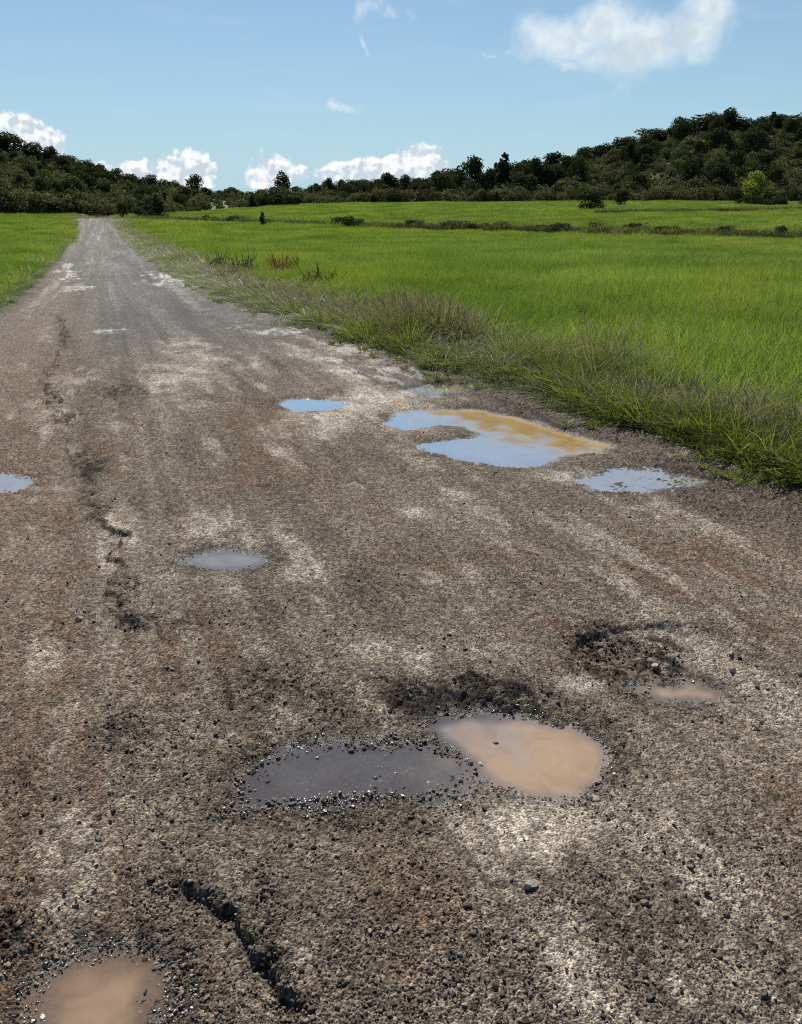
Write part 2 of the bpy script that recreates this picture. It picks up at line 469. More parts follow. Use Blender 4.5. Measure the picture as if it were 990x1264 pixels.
def road_fields(x, y, puddles=True):
    """Height without the finest relief, and the masks the road's surface is made of."""
    z = zprof(y)
    er, el = edge_right(y), edge_left(y)
    z = z + 0.016 * fbm(x / 1.7, y / 2.6, 3, 3) + 0.007 * fbm(x / 0.45, y / 0.5, 13, 3)
    # two wheel tracks worn lengthwise
    z = z - 0.018 * np.exp(-((x - 1.35) / 0.3) ** 2) - 0.012 * np.exp(-((x + 0.75) / 0.3) ** 2)
    m = {}
    near = y < 80
    sc_dark = np.zeros_like(x)
    for s in SCARPS:
        lo, hi = s['P'].min(0) - 1.2, s['P'].max(0) + 1.2
        k = (x > lo[0]) & (x < hi[0]) & (y > lo[1]) & (y < hi[1])
        if not k.any():
            continue
        xs, ys = x[k], y[k]
        jx = s['jit'] * fbm(xs / 0.11, ys / 0.11, 41, 4, .6)
        jy = s['jit'] * fbm(xs / 0.11, ys / 0.11, 47, 3)
        d, sg, over = sd_line(xs + jx, ys + jy, s['P'])
        q = d * sg * s['side']
        ends = np.minimum(np.hypot(xs - s['P'][0][0], ys - s['P'][0][1]), np.hypot(xs - s['P'][-1][0], ys - s['P'][-1][1]))
        fade = sst(ends, 0.0, 0.25) * sst(over, .06, 0) * (s.get('cont', .35) + (1 - s.get('cont', .35)) * sst(vn(xs * 3.2, ys * 3.2, 55), .25, .6))
        sink = sst(q, -0.004, s.get('soft', .014)) * np.exp(-np.maximum(q, 0) / s['reach'])
        lip = np.exp(-((q + 0.03) / 0.03) ** 2) * 0.003
        z[k] += fade * (lip - s['step'] * sink)
        sc_dark[k] = np.maximum(sc_dark[k], fade * np.exp(-(np.maximum(q, -q * 3) / s.get('dark', .03)) ** 2))  # mask for the shade painted on the low side of each step
    for px_, py_, rx_, ry_, dp in HOLLOWS:
        c_, M_ = blob_frame(px_, py_, rx_, ry_)
        dx_, dy_ = x - c_[0], y - c_[1]
        q_ = np.sqrt((M_[0, 0] * dx_ + M_[0, 1] * dy_) ** 2 + (M_[1, 0] * dx_ + M_[1, 1] * dy_) ** 2) + .12 * fbm(x / .2, y / .2, 66, 3)
        z = z - dp * (sst(q_, 1.0, .82) * .6 + sst(q_, .9, 0.2) * .4)
    wd = np.full_like(x, 9.0)
    for name, p in PUDDLES.items() if puddles else ():
        lo, hi = p['P'].min(0) - 1.3, p['P'].max(0) + 1.3
        k = (x > lo[0]) & (x < hi[0]) & (y > lo[1]) & (y < hi[1])
        if not k.any():
            continue
        xs, ys = x[k], y[k]
        w = 0.028 * fbm(xs / 0.16, ys / 0.16, 61, 4, .6)
        d = sd_poly(xs, ys, p['P']) + w
        bowl = p['level'] + np.where(d > 0, d * p['so'], -np.minimum(p['depth'] * (1 + .25 * fbm(xs / .2, ys / .2, 63, 2)), -d * p['si']))
        kk = 0.012
        hz = z[k]
        hh = np.clip(0.5 + 0.5 * (hz - bowl) / kk, 0, 1)
        z[k] = hz * (1 - hh) + bowl * hh - kk * hh * (1 - hh)
        z[k] = np.where(d < 0, np.minimum(z[k], bowl), z[k])
        wd[k] = np.minimum(wd[k], d)
    for px_, py_, rx_, ry_, dp in BARS:
        c_, M_ = blob_frame(px_, py_, rx_, ry_)
        dx_, dy_ = x - c_[0], y - c_[1]
        q_ = (M_[0, 0] * dx_ + M_[0, 1] * dy_) ** 2 + (M_[1, 0] * dx_ + M_[1, 1] * dy_) ** 2
        z = z + dp * np.exp(-q_ * (1 + .5 * fbm(x / .08, y / .08, 68, 3)))
    m['water'] = wd
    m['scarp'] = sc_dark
    sh = sst(x, er - 1.15, er - 0.6) * sst(y, 16, 9)
    sh = np.maximum(sh, sst(x, er - 0.6, er - 0.1))
    sh = np.maximum(sh, sst(x, el + 0.5, el + 0.05))
    m['shoulder'] = np.clip(sh + 0.5 * fbm(x / 0.4, y / 0.5, 83, 3) * (sh > 0.02), 0, 1)
    st = fbm(x / .20 + .15 * y, y / 1.1, 84, 5, .6)
    far_ = sst(y, 7, 18)
    st = st * (1 - far_) + .8 * far_ * fbm(x / .28, y / 10, 87, 4, .6)
    st2 = fbm(x / .16 + 5 + .1 * y, y / .7, 85, 5, .65)
    def broken(b, nz):
        return np.where(b > .01, sst(b + .62 * nz, .22, .95) * sst(b, .02, .18), 0)
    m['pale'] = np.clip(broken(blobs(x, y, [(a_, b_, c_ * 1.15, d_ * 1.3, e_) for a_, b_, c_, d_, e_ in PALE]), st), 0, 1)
    m['red'] = np.clip(broken(blobs(x, y, [(a_, b_, c_ * 1.15, d_ * 1.25, e_) for a_, b_, c_, d_, e_ in RED]), st2), 0, 1)
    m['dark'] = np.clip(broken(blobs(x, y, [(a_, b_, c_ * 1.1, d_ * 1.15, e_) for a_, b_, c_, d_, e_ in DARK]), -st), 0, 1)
    m['streak'] = st
    fm = blobs(x, y, FILM)
    m['film'] = np.where(fm > .02, sst(fm + .75 * fbm(x / .30, y / 1.1, 86, 5, .65), .30, .85), 0) * np.clip(fm * 3, 0, 1)
    m['film'] = m['film'] * (.25 + .75 * sst(fbm(x / .05, y / .22, 89, 3, .6), -.15, .25))
    m['gravel'] = np.clip(np.maximum.reduce([m['shoulder'], m['dark'] * .8, sst(wd, 0.20, 0.02) * np.clip(.45 + 1.3 * fbm(x / .22, y / .22, 88, 3), 0, 1), sc_dark * .6]), 0, 1)
    return z, m


def set_levels():
    lev = {}
    for k, p in PUDDLES.items():
        P = p['P'] if k != 'near_left' else p['P'][2:-2]
        z, _ = road_fields(P[:, 0].copy(), P[:, 1].copy(), False)
        lev[k] = float(np.percentile(z, 25)) - p['drop']
    lev['deep_half'] = lev['shallow_half'] = min(lev['deep_half'], lev['shallow_half'])
    for k in lev:
        PUDDLES[k]['level'] = lev[k]


set_levels()


def fine_relief(x, y, m, cell):
    """Stones of the worn surface; CELL is the local mesh spacing, which limits the finest stones."""
    f1, id1 = worley(x / 0.0072, y / 0.0072, 101)
    f2, id2 = worley(x / 0.024, y / 0.024, 202)
    f3, id3 = worley(x / 0.05, y / 0.05, 303)
    d1 = np.sqrt(np.clip(1 - (f1 / 0.62) ** 2, 0, 1))
    d2 = np.sqrt(np.clip(1 - (f2 / 0.55) ** 2, 0, 1)) * (id2 > 0.45)
    d3 = np.sqrt(np.clip(1 - (f3 / 0.38) ** 2, 0, 1)) * (id3 > 0.72)
    g = m['gravel']
    fade1 = sst(cell, 0.05, 0.008)
    z = 0.0036 * d1 * (0.35 + id1) * (1 - .5 * m['pale']) * (0.45 + 0.55 * fade1)
    z = z + (0.0010 + 0.0045 * g) * d2 * (0.4 + id2)
    z = z + (0.0 + 0.007 * g) * d3
    z = z + 0.0020 * fbm(x / 0.022, y / 0.022, 111, 3)
    z = z + 0.006 * g * fbm(x / 0.09, y / 0.09, 121, 3)
    z = (z - 0.0040) * (0.75 + 0.25 * sst(m['water'], -.03, .05))
    return z, (id1, id2, id3, d1, d2, d3)


def road_z(x, y):
    x, y = np.atleast_1d(np.asarray(x, float)), np.atleast_1d(np.asarray(y, float))
    z, m = road_fields(x, y)
    f, _ = fine_relief(x, y, m, np.full_like(x, .01))
    return z + f


# ------------------------------------------------------------------ mesh helpers
def mesh_np(name, V, F, mat=None, smooth=False):
    """V (n,3), F (k,3) or (k,4) index array."""
    me = bpy.data.meshes.new(name)
    V = np.asarray(V, np.float32)
    F = np.asarray(F, np.int32)
    me.vertices.add(len(V))
    me.vertices.foreach_set('co', V.ravel())
    w = F.shape[1]
    me.loops.add(F.size)
    me.loops.foreach_set('vertex_index', F.ravel())
    me.polygons.add(len(F))
    me.polygons.foreach_set('loop_start', np.arange(0, F.size, w, dtype=np.int32))
    me.polygons.foreach_set('loop_total', np.full(len(F), w, np.int32))
    me.update(calc_edges=True)
    if smooth:
        me.polygons.foreach_set('use_smooth', np.ones(len(F), bool))
    if mat:
        me.materials.append(mat)
    return me


def link(name, me, parent=None, loc=(0, 0, 0)):
    o = bpy.data.objects.new(name, me)
    o.location = loc
    if parent:
        o.parent = parent
    COL.objects.link(o)
    return o


def tag(o, label=None, cat=None, group=None, kind=None):
    for k, v in (('label', label), ('category', cat), ('group', group), ('kind', kind)):
        if v:
            o[k] = v
    return o


def fattr(me, name, arr):
    a = me.attributes.new(name, 'FLOAT', 'POINT')
    a.data.foreach_set('value', np.asarray(arr, np.float32))


def cattr(me, name, rgb):
    a = me.color_attributes.new(name, 'FLOAT_COLOR', 'POINT')
    c = np.ones((len(rgb), 4), np.float32)
    c[:, :3] = rgb
    a.data.foreach_set('color', c.ravel())


def new_mat(name):
    m = bpy.data.materials.new(name)
    m.use_nodes = True
    m.node_tree.nodes.clear()
    return m, NT(m.node_tree)


def out(N, shader):
    N.n('ShaderNodeOutputMaterial', i_Surface=shader)


# ------------------------------------------------------------------ materials
def make_road_mat():
    m, N = new_mat('broken_asphalt')
    col = N.n('ShaderNodeAttribute', attribute_name='col').outputs['Color']
    wet = N.n('ShaderNodeAttribute', attribute_name='wet').outputs['Fac']
    pos = N.n('ShaderNodeNewGeometry').outputs['Position']
    flat = N.vm('MULTIPLY', pos, (1, 1, 0.6))
    v = N.n('ShaderNodeTexVoronoi', i_Vector=flat, i_Scale=170.0)
    v2 = N.n('ShaderNodeTexVoronoi', i_Vector=flat, i_Scale=55.0)
    g = N.noise(flat, 260.0, 3, 0.6)
    cell = N.n('ShaderNodeSeparateColor', i_0=v.outputs['Color']).outputs[0]
    cell2 = N.n('ShaderNodeSeparateColor', i_0=v2.outputs['Color']).outputs[1]
    k = N.m('MULTIPLY', N.ss(cell, 0, 1, 0.45, 1.55), N.ss(cell2, 0, 1, 0.68, 1.32))
    k = N.m('MULTIPLY', k, N.ss(g, .3, .7, 0.8, 1.2))
    c = N.mix(1.0, col, N.n('ShaderNodeCombineColor', i_0=k, i_1=k, i_2=k).outputs[0], 'MULTIPLY')
    h = N.m('ADD', N.m('MULTIPLY', N.m('SUBTRACT', 1.0, v.outputs['Distance']), 0.6), N.m('MULTIPLY', g, 0.5))
    h = N.m('ADD', h, N.m('MULTIPLY', N.m('SUBTRACT', 1.0, v2.outputs['Distance']), 0.8))
    bump = N.n('ShaderNodeBump', i_Strength=0.9, i_Distance=0.007, i_Height=h)
    rough = N.m('ADD', N.m('MULTIPLY', wet, -0.50), N.ss(g, .3, .7, 0.74, 0.9))
    p = N.n('ShaderNodeBsdfPrincipled', i_Base_Color=c, i_Roughness=rough, i_Normal=bump.outputs[0])
    p.inputs['IOR'].default_value = 1.45
    N.set(p.inputs['Specular IOR Level'], N.m('ADD', 0.03, N.m('MULTIPLY', wet, 0.5)))
    out(N, p.outputs[0])
    return m


def make_water_mat():
    m, N = new_mat('muddy_water')
    dep = N.n('ShaderNodeAttribute', attribute_name='depth').outputs['Fac']
    mud = N.n('ShaderNodeAttribute', attribute_name='mud').outputs['Color']
    thick = N.n('ShaderNodeAttribute', attribute_name='thick').outputs['Fac']
    pos = N.n('ShaderNodeNewGeometry').outputs['Position']
    cl = N.noise(pos, 5.0, 6, .6, 1.2)
    dk = N.m('MULTIPLY', dep, thick)
    op = N.m('SUBTRACT', 1.0, N.m('EXPONENT', N.m('MULTIPLY', N.m('MULTIPLY', dk, dk), -1.0)), clamp=True)
    flo = N.n('ShaderNodeAttribute', attribute_name='murk').outputs['Fac']
    op = N.m('ADD', flo, N.m('MULTIPLY', N.m('SUBTRACT', 1.0, flo), op))
    op = N.m('MULTIPLY', op, N.ss(cl, .3, .7, .88, 1.0))
    mc = N.mix(N.ss(cl, .35, .65), mud, N.mix(1.0, mud, (.74, .72, .71, 1), 'MULTIPLY'))
    body = N.n('ShaderNodeBsdfDiffuse', i_Color=mc)
    clear = N.n('ShaderNodeBsdfTransparent', i_Color=(.66, .66, .68, 1))
    mixb = N.n('ShaderNodeMixShader', i_0=op, i_1=clear.outputs[0], i_2=body.outputs[0])
    rip = N.n('ShaderNodeBump', i_Strength=0.05, i_Distance=0.01, i_Height=N.noise(pos, 9.0, 2, .5))
    fr0 = N.n('ShaderNodeFresnel', i_IOR=1.34, i_Normal=rip.outputs[0])
    shine = N.n('ShaderNodeAttribute', attribute_name='shine').outputs['Fac']
    fr = N.n('ShaderNodeClamp', i_0=N.m('MULTIPLY', fr0.outputs[0], shine), i_1=0.0, i_2=0.95)
    gl = N.n('ShaderNodeBsdfGlossy', i_Roughness=0.008, i_Color=(1, 1, 1, 1), i_Normal=rip.outputs[0])
    s = N.n('ShaderNodeMixShader', i_0=fr.outputs[0], i_1=mixb.outputs[0], i_2=gl.outputs[0])
    out(N, s.outputs[0])
    return m


def make_stone_mat(name, cols, rough, spec):
    m, N = new_mat(name)
    oi = N.n('ShaderNodeObjectInfo').outputs['Random']
    ramp = N.n('ShaderNodeValToRGB', i_Fac=oi)
    el = ramp.color_ramp.elements
    while len(el) < len(cols):
        el.new(0.5)
    for i, c in enumerate(cols):
        el[i].position = i / (len(cols) - 1)
        el[i].color = tuple(c) + (1,)
    tc = N.n('ShaderNodeNewGeometry').outputs['Position']
    g = N.noise(tc, 180.0, 3, .6)
    c = N.mix(N.ss(g, .35, .7), ramp.outputs[0], N.mix(1.0, ramp.outputs[0], (.6, .58, .55, 1), 'MULTIPLY'))
    b = N.n('ShaderNodeBump', i_Strength=.5, i_Distance=.003, i_Height=g)
    p = N.n('ShaderNodeBsdfPrincipled', i_Base_Color=c, i_Roughness=rough, i_Normal=b.outputs[0])
    p.inputs['Specular IOR Level'].default_value = spec
    out(N, p.outputs[0])
    return m


def make_leaf_mat(name, c_lo, c_hi, trans=0.45, tcol=None, rough=0.5, spec=0.25, patch=0.0, tint=None):
    """Leaf or blade: diffuse, light shining through, colour varied per plant, per leaf and, if asked, over the ground."""
    m, N = new_mat(name)
    oi = N.n('ShaderNodeObjectInfo').outputs['Random']
    ri = N.n('ShaderNodeNewGeometry')
    isl = ri.outputs['Random Per Island']
    f = N.m('ADD', N.m('MULTIPLY', oi, .45), N.m('MULTIPLY', isl, .55))
    c = N.mix(f, tuple(c_lo) + (1,), tuple(c_hi) + (1,))
    if patch:
        n = N.noise(N.vm('MULTIPLY', ri.outputs['Position'], (1, 1, 0)), patch, 4, .6)
        c = N.mix(N.ss(n, .35, .68), c, N.mix(1.0, c, tuple(tint) + (1,), 'MULTIPLY'))
        n2 = N.noise(N.vm('MULTIPLY', ri.outputs['Position'], (.45, 1, 0)), patch * .35, 3, .6)
        c = N.mix(N.ss(n2, .45, .7), c, N.mix(1.0, c, (1.38, 1.18, 1.0, 1), 'MULTIPLY'))
    p = N.n('ShaderNodeBsdfPrincipled', i_Base_Color=c, i_Roughness=rough)
    p.inputs['Specular IOR Level'].default_value = spec
    tc = N.mix(1.0, c, tuple(tcol or (1.5, 1.5, 0.8)) + (1,), 'MULTIPLY')
    t = N.n('ShaderNodeBsdfTranslucent', i_Color=tc)
    s = N.n('ShaderNodeMixShader', i_0=trans, i_1=p.outputs[0], i_2=t.outputs[0])
    out(N, s.outputs[0])
    return m


def make_bark_mat(name, c):
    m, N = new_mat(name)
    n = N.noise(N.vm('MULTIPLY', N.n('ShaderNodeNewGeometry').outputs['Position'], (1, 1, .25)), 14, 5, .65)
    col = N.mix(n, tuple(v * .55 for v in c) + (1,), tuple(v * 1.3 for v in c) + (1,))
    b = N.n('ShaderNodeBump', i_Strength=.8, i_Distance=.03, i_Height=n)
    p = N.n('ShaderNodeBsdfPrincipled', i_Base_Color=col, i_Roughness=.85, i_Normal=b.outputs[0])
    out(N, p.outputs[0])
    return m


def make_ground_mat():
    m, N = new_mat('field_and_hill_soil')
    col = N.n('ShaderNodeAttribute', attribute_name='col').outputs['Color']
    pos = N.n('ShaderNodeNewGeometry').outputs['Position']
    n = N.noise(pos, 0.9, 6, .65)
    n2 = N.noise(pos, 9.0, 4, .6)
    k = N.m('MULTIPLY', N.ss(n, .3, .7, .6, 1.35), N.ss(n2, .3, .7, .75, 1.2))
    c = N.mix(1.0, col, N.n('ShaderNodeCombineColor', i_0=k, i_1=k, i_2=k).outputs[0], 'MULTIPLY')
    b = N.n('ShaderNodeBump', i_Strength=.8, i_Distance=.08, i_Height=N.m('ADD', n, N.m('MULTIPLY', n2, .4)))
    p = N.n('ShaderNodeBsdfPrincipled', i_Base_Color=c, i_Roughness=.9, i_Normal=b.outputs[0])
    p.inputs['Specular IOR Level'].default_value = .1
    out(N, p.outputs[0])
    return m


M_ROAD = make_road_mat()
M_WATER = make_water_mat()
M_GROUND = make_ground_mat()
M_STONE = make_stone_mat('dry_gravel_stone', [(.045, .037, .030), (.085, .068, .054), (.13, .105, .084), (.20, .165, .13), (.32, .275, .225)], .8, .12)
M_WETSTONE = make_stone_mat('wet_gravel_stone', [(.022, .018, .016), (.06, .046, .04), (.13, .10, .085), (.24, .19, .165), (.40, .33, .30)], .24, .8)
M_DARKGRAVEL = make_stone_mat('dark_gravel_stone', [(.014, .011, .009), (.026, .020, .016), (.045, .034, .027), (.10, .078, .062)], .8, .1)
M_PALE = make_stone_mat('pale_limestone', [(.30, .265, .22), (.42, .38, .32)], .7, .3)
M_DARKSTONE = make_stone_mat('dark_asphalt_chunk', [(.02, .019, .018), (.045, .04, .036)], .55, .4)
M_WHEAT = make_leaf_mat('wheat_blade', (.092, .160, .030), (.238, .318, .080), .5, (1.5, 1.42, .8), .5, .2, .22, (.50, .62, .44))
M_GRASS = make_leaf_mat('green_grass_blade', (.072, .108, .022), (.170, .195, .055), .50, (1.5, 1.45, .8), .5, .2)
M_DRY = make_leaf_mat('dry_grass_blade', (.115, .105, .058), (.26, .235, .14), .40, (1.2, 1.15, .9), .6, .1)
M_RUST = make_leaf_mat('rust_red_dock_leaf', (.085, .042, .016), (.19, .085, .025), .35, (1.3, 1.1, .8), .6, .2)
M_WEED = make_leaf_mat('dark_weed_leaf', (.04, .042, .024), (.095, .085, .058), .25, (1.1, 1.1, .9), .7, .1)
M_OAK = make_leaf_mat('dark_oak_leaf', (.024, .034, .015), (.062, .074, .030), .20, (1.3, 1.4, .7), .8, .06)
M_PINE = make_leaf_mat('pine_needle', (.026, .042, .018), (.060, .080, .034), .22, (1.2, 1.3, .7), .8, .06)
M_SCRUB = make_leaf_mat('scrub_leaf', (.060, .070, .034), (.155, .155, .080), .27, (1.3, 1.3, .8), .85, .05)
M_LIGHT = make_leaf_mat('fresh_green_leaf', (.105, .145, .035), (.22, .26, .065), .45, (1.4, 1.4, .8), .8, .05)
M_BARK = make_bark_mat('grey_brown_bark', (.09, .075, .06))

# ------------------------------------------------------------------ ground sheet
def frange_rows():
    rows = [np.linspace(.05, .8, 8)]
    py = np.linspace(1330, 262.5, 260)
    v = (CY - py) / FPX
    rows.append(EYE * (CP + v * SP) / (SP - v * CP))
    r = np.concatenate(rows)
    r = np.unique(np.concatenate([r[r < 60], np.geomspace(60, 420, 150), np.geomspace(440, 9000, 26)]))
    return r


def azs(dense_half, n, coarse):
    d = np.linspace(-dense_half, dense_half, n)
    return np.concatenate([np.linspace(-math.pi, -dense_half, coarse)[:-1], d, np.linspace(dense_half, math.pi, coarse)[1:]])


def polar_grid(r, a):
    R, A = np.meshgrid(r, a, indexing='ij')
    X, Y = R * np.sin(A), R * np.cos(A)
    x, y = X * RGT[0] + Y * FWD[0], X * RGT[1] + Y * FWD[1]
    n, k = len(r), len(a)
    i = np.arange(n - 1)[:, None] * k + np.arange(k - 1)[None, :]
    F = np.stack([i, i + 1, i + 1 + k, i + k], -1).reshape(-1, 4)
    return x.ravel(), y.ravel(), F


def right_field(x, y):
    """Distance into the wheat right of the verge (m)."""
    return x - (edge_right(y) + np.interp(y, [0, 10, 20, 60, 115], [.95, 1.05, 1.4, 1.6, 1.3]))


def left_field(x, y):
    return (edge_left(y) - 0.25) - x


def zone_cols(x, y):
    a, r = polar(x, y)
    r0, rf, rc = itp(a, _r0), itp(a, _rf), itp(a, _rc)
    soil = np.array([.085, .065, .045])
    green = np.array([.050, .085, .014])
    hill = np.array([.110, .105, .062])
    rock = np.array([.20, .18, .145])
    c = np.zeros((len(x), 3)) + soil
    fld = sst(np.maximum(right_field(x, y), left_field(x, y)), -.3, .8) * (0.35 + .65 * sst(r, 15, 60))
    c = c * (1 - fld[:, None]) + green * fld[:, None]
    hk = sst(r, rf - 2, rf + 6)
    hc = hill[None, :] * (0.8 + .35 * fbm(x / 9, y / 9, 91, 3))[:, None]
    gk = sst(fbm(x / 16, y / 16, 97, 3), .0, .5)[:, None] * .5
    hc = hc * (1 - gk) + np.array([.075, .085, .035]) * gk
    rk = (sst(fbm(x / 6, y / 14, 93, 4), .35, .6) * sst(a, .1, .3))[:, None] * .12
    hc = hc * (1 - rk) + rock * rk
    # the gap between the hills: a pale green field crossed by a light track
    ga = sst(np.abs(a - math.atan2((283 - CX) / FPX, 1.0687)), .045, .03)[:, None]
    gc = np.zeros_like(hc) + np.array([.12, .15, .04])
    tr = (sst(np.abs(r - (225 + 90 * (a + .2))), 4, 2.5))[:, None]
    gc = gc * (1 - tr) + np.array([.22, .20, .15]) * tr
    hc = hc * (1 - ga) + gc * ga
    c = c * (1 - hk[:, None]) + hc * hk[:, None]
    return c


r = frange_rows()
x, y, F = polar_grid(r, azs(0.75, 520, 60))
z = terrain(x, y)
er, el = edge_right(y), edge_left(y)
ins = np.minimum(er - x, x - el)
z = z + 0.03 - 0.38 * sst(ins, -0.10, 0.35) * sst(y, 170, 150)
z = z + 0.05 * fbm(x / .7, y / .7, 5, 3) * sst(-ins, .1, .7) * sst(np.hypot(x, y), 90, 40)
gme = mesh_np('ground', np.stack([x, y, z], 1), F, M_GROUND, True)
cattr(gme, 'col', zone_cols(x, y))
tag(link('ground', gme), kind='structure')

# ------------------------------------------------------------------ road
py = np.concatenate([np.linspace(1420, 1272, 60), np.linspace(1270, 268.5, 1000)])
v = (CY - py) / FPX
rr = EYE * (CP + v * SP) / (SP - v * CP)
rr = np.concatenate([np.linspace(.03, rr[0], 16)[:-1], rr, np.linspace(rr[-1] + 1, 126, 8)])
aa = azs(0.66, 1050, 110)
x, y, F = polar_grid(rr, aa)
er, el = edge_right(y), edge_left(y)
ok = (x < er + .35) & (x > el - .35)
Fk = ok[F].any(1)
F = F[Fk]
used, inv = np.unique(F.ravel(), return_inverse=True)
F = inv.reshape(-1, 4)
x, y = x[used], y[used]
z, mk = road_fields(x, y)
rd = np.hypot(x, y)
cell = np.maximum(rd * .0013, rd * rd / 1600 * .9)
fz, (id1, id2, id3, d1, d2, d3) = fine_relief(x, y, mk, cell)
z = z + fz
ins = np.minimum(er[used] - x, x - el[used])
z = z - 0.10 * sst(-ins, 0.0, .3)
# colours of what lies on the road: asphalt, dried silt with painted glare, red mud, dark wet gravel with painted shade
asph = np.array([.145, .119, .092])
far_asph = np.array([.106, .097, .085])
silt_glare = np.array([.35, .30, .238])
redc = np.array([.118, .078, .053])
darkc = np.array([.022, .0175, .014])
shc = np.array([.085, .068, .055])
lw = sst(rd, 5, 14)
n1 = fbm(x / .55, y / .8, 131, 5, .6) * (1 - .7 * lw) + fbm(x / .5, y / 7, 132, 5, .55) * .7 * lw
n2 = fbm(x / .16, y / .2, 137, 4, .6)
n3 = fbm(x / 2.2, y / 4.5, 139, 3)
farw = sst(rd, 6, 14)[:, None]
c = asph * (1 - farw) + far_asph * farw
c = c * (1 + .14 * n1 + .10 * n2 + .10 * n3)[:, None]
def lay(c, col, k):
    k = np.clip(k, 0, 1)[:, None]
    return c * (1 - k) + col * k
# lengthwise tyre streaks
strk = fbm(x / .22, y / 7.0, 149, 3)
c = c * (1 + .22 * strk * (.6 + .4 * sst(rd, 5, 12)) + .16 * fbm(x / .07, y / 3.0, 150, 3))[:, None]
track = np.exp(-((x - 1.35) / .38) ** 2) + np.exp(-((x + .75) / .38) ** 2)
c = c * (1 - .22 * track * sst(rd, 3.5, 9))[:, None]
c = lay(c, redc, np.clip(mk['red'] * (.85 + .3 * n1 + .3 * n2), 0, .85))
c = lay(c, np.array([.155, .117, .085]), sst(-(x + .15 + .25 * n1 + .12 * n2), -.15, .4) * (.6 - .35 * sst(rd, 9, 25)) * sst(rd, 2.2, 3.5) * (1 + n1 * .5))
c = lay(c, shc, mk['shoulder'] * .8)
c = lay(c, silt_glare, np.clip(mk['pale'] * (.52 + .25 * n1 + .5 * n2), 0, .8))
c = lay(c, silt_glare * .8, np.clip(sst(mk['streak'] + .5 * n2, .35, 1.1), 0, .45))
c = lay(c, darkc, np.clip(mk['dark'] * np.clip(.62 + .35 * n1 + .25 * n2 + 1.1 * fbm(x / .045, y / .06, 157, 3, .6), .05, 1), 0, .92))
c = lay(c, darkc * 1.3, mk['scarp'] * .75)  # ledge shade painted along the broken edges
c = lay(c, np.array([.30, .26, .22]), mk['film'] * .06)  # faint painted glare over the wet film
stone = .62 + .8 * id1
c = c * (1 + (stone - 1) * d1 * .9)[:, None]
c = c * np.where(d2 > 0, .55 + 1.1 * id2 * 1.1 * (id2 > .45), 1)[:, None] ** .6
wetk = sst(mk['water'], .07 + .05 * n2, -.02)
c = c * (1 - .45 * sst(mk['water'], .16, -.02))[:, None]
inw = sst(mk['water'], .02, -.05)
c = lay(c, np.array([.105, .095, .088]), inw * .6)
wet = np.clip(wetk * (1 - inw) + .10 * sst(rd, 5, 14) + .08 * np.clip(mk['streak'], 0, 1) + 1.1 * mk['film'] * (.7 + .8 * n2) + .05 * np.clip(n1, 0, 1), 0, 1)
rme = mesh_np('road', np.stack([x, y, z], 1), F, M_ROAD, False)
cattr(rme, 'col', np.clip(c, .008, .6))
fattr(rme, 'wet', wet)
tag(link('road', rme), kind='structure')

# ------------------------------------------------------------------ puddles
def make_puddle(keys, label, mud, thick, step, murk=.4, shine=1.8, mud2=None, grad=None, murk1=None, shine1=None):
    Ps = [PUDDLES[k]['P'] for k in keys]
    allp = np.concatenate(Ps)
    lo, hi = allp.min(0) - .15, allp.max(0) + .15
    nx, ny = int((hi[0] - lo[0]) / step) + 2, int((hi[1] - lo[1]) / step) + 2
    gx, gy = np.meshgrid(np.linspace(lo[0], hi[0], nx), np.linspace(lo[1], hi[1], ny), indexing='ij')
    x, y = gx.ravel(), gy.ravel()
    lev = PUDDLES[keys[0]]['level']
    zz, m = road_fields(x, y)
    f, _ = fine_relief(x, y, m, np.full_like(x, step))
    dep = lev - zz - f * .5
    sd = np.minimum.reduce([sd_poly(x, y, P) for P in Ps])
    i = np.arange(nx - 1)[:, None] * ny + np.arange(ny - 1)[None, :]
    F = np.stack([i, i + ny, i + ny + 1, i + 1], -1).reshape(-1, 4)
    keep = ((dep > -0.012) & (sd < .12))[F].any(1)
    F = F[keep]
    used, inv = np.unique(F.ravel(), return_inverse=True)
    c = allp.mean(0)
    me = mesh_np('puddle', np.stack([x[used] - c[0], y[used] - c[1], np.zeros(len(used))], 1), inv.reshape(-1, 4), M_WATER, True)
    fattr(me, 'depth', np.clip(dep[used], 0, 1))
    fattr(me, 'thick', np.full(len(used), thick))
    fattr(me, 'murk', np.full(len(used), murk))
    fattr(me, 'shine', np.full(len(used), shine))
    kd = sst(dep[used], .008, .034)[:, None]
    mk_ = np.full(len(used), float(murk))
    sh_ = np.full(len(used), float(shine))
    th = np.full(len(used), float(thick))
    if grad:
        # stirred sediment in the near puddle; painted grass reflection in the hooked one
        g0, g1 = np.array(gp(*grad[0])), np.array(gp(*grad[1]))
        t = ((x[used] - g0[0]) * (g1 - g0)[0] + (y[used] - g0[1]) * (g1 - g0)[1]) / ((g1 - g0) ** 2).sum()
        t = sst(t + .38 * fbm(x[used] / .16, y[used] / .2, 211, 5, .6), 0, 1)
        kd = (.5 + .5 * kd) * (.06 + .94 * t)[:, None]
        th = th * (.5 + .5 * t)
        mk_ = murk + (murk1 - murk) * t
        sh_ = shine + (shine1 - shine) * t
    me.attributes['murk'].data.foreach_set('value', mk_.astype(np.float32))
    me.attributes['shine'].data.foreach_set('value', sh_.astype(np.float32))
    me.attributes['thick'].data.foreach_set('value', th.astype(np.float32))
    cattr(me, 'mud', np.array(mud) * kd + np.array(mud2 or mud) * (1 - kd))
    o = link('puddle', me, None, (c[0], c[1], lev))
    tag(o, label, 'puddle', 'rain puddles in the potholes')
    return o


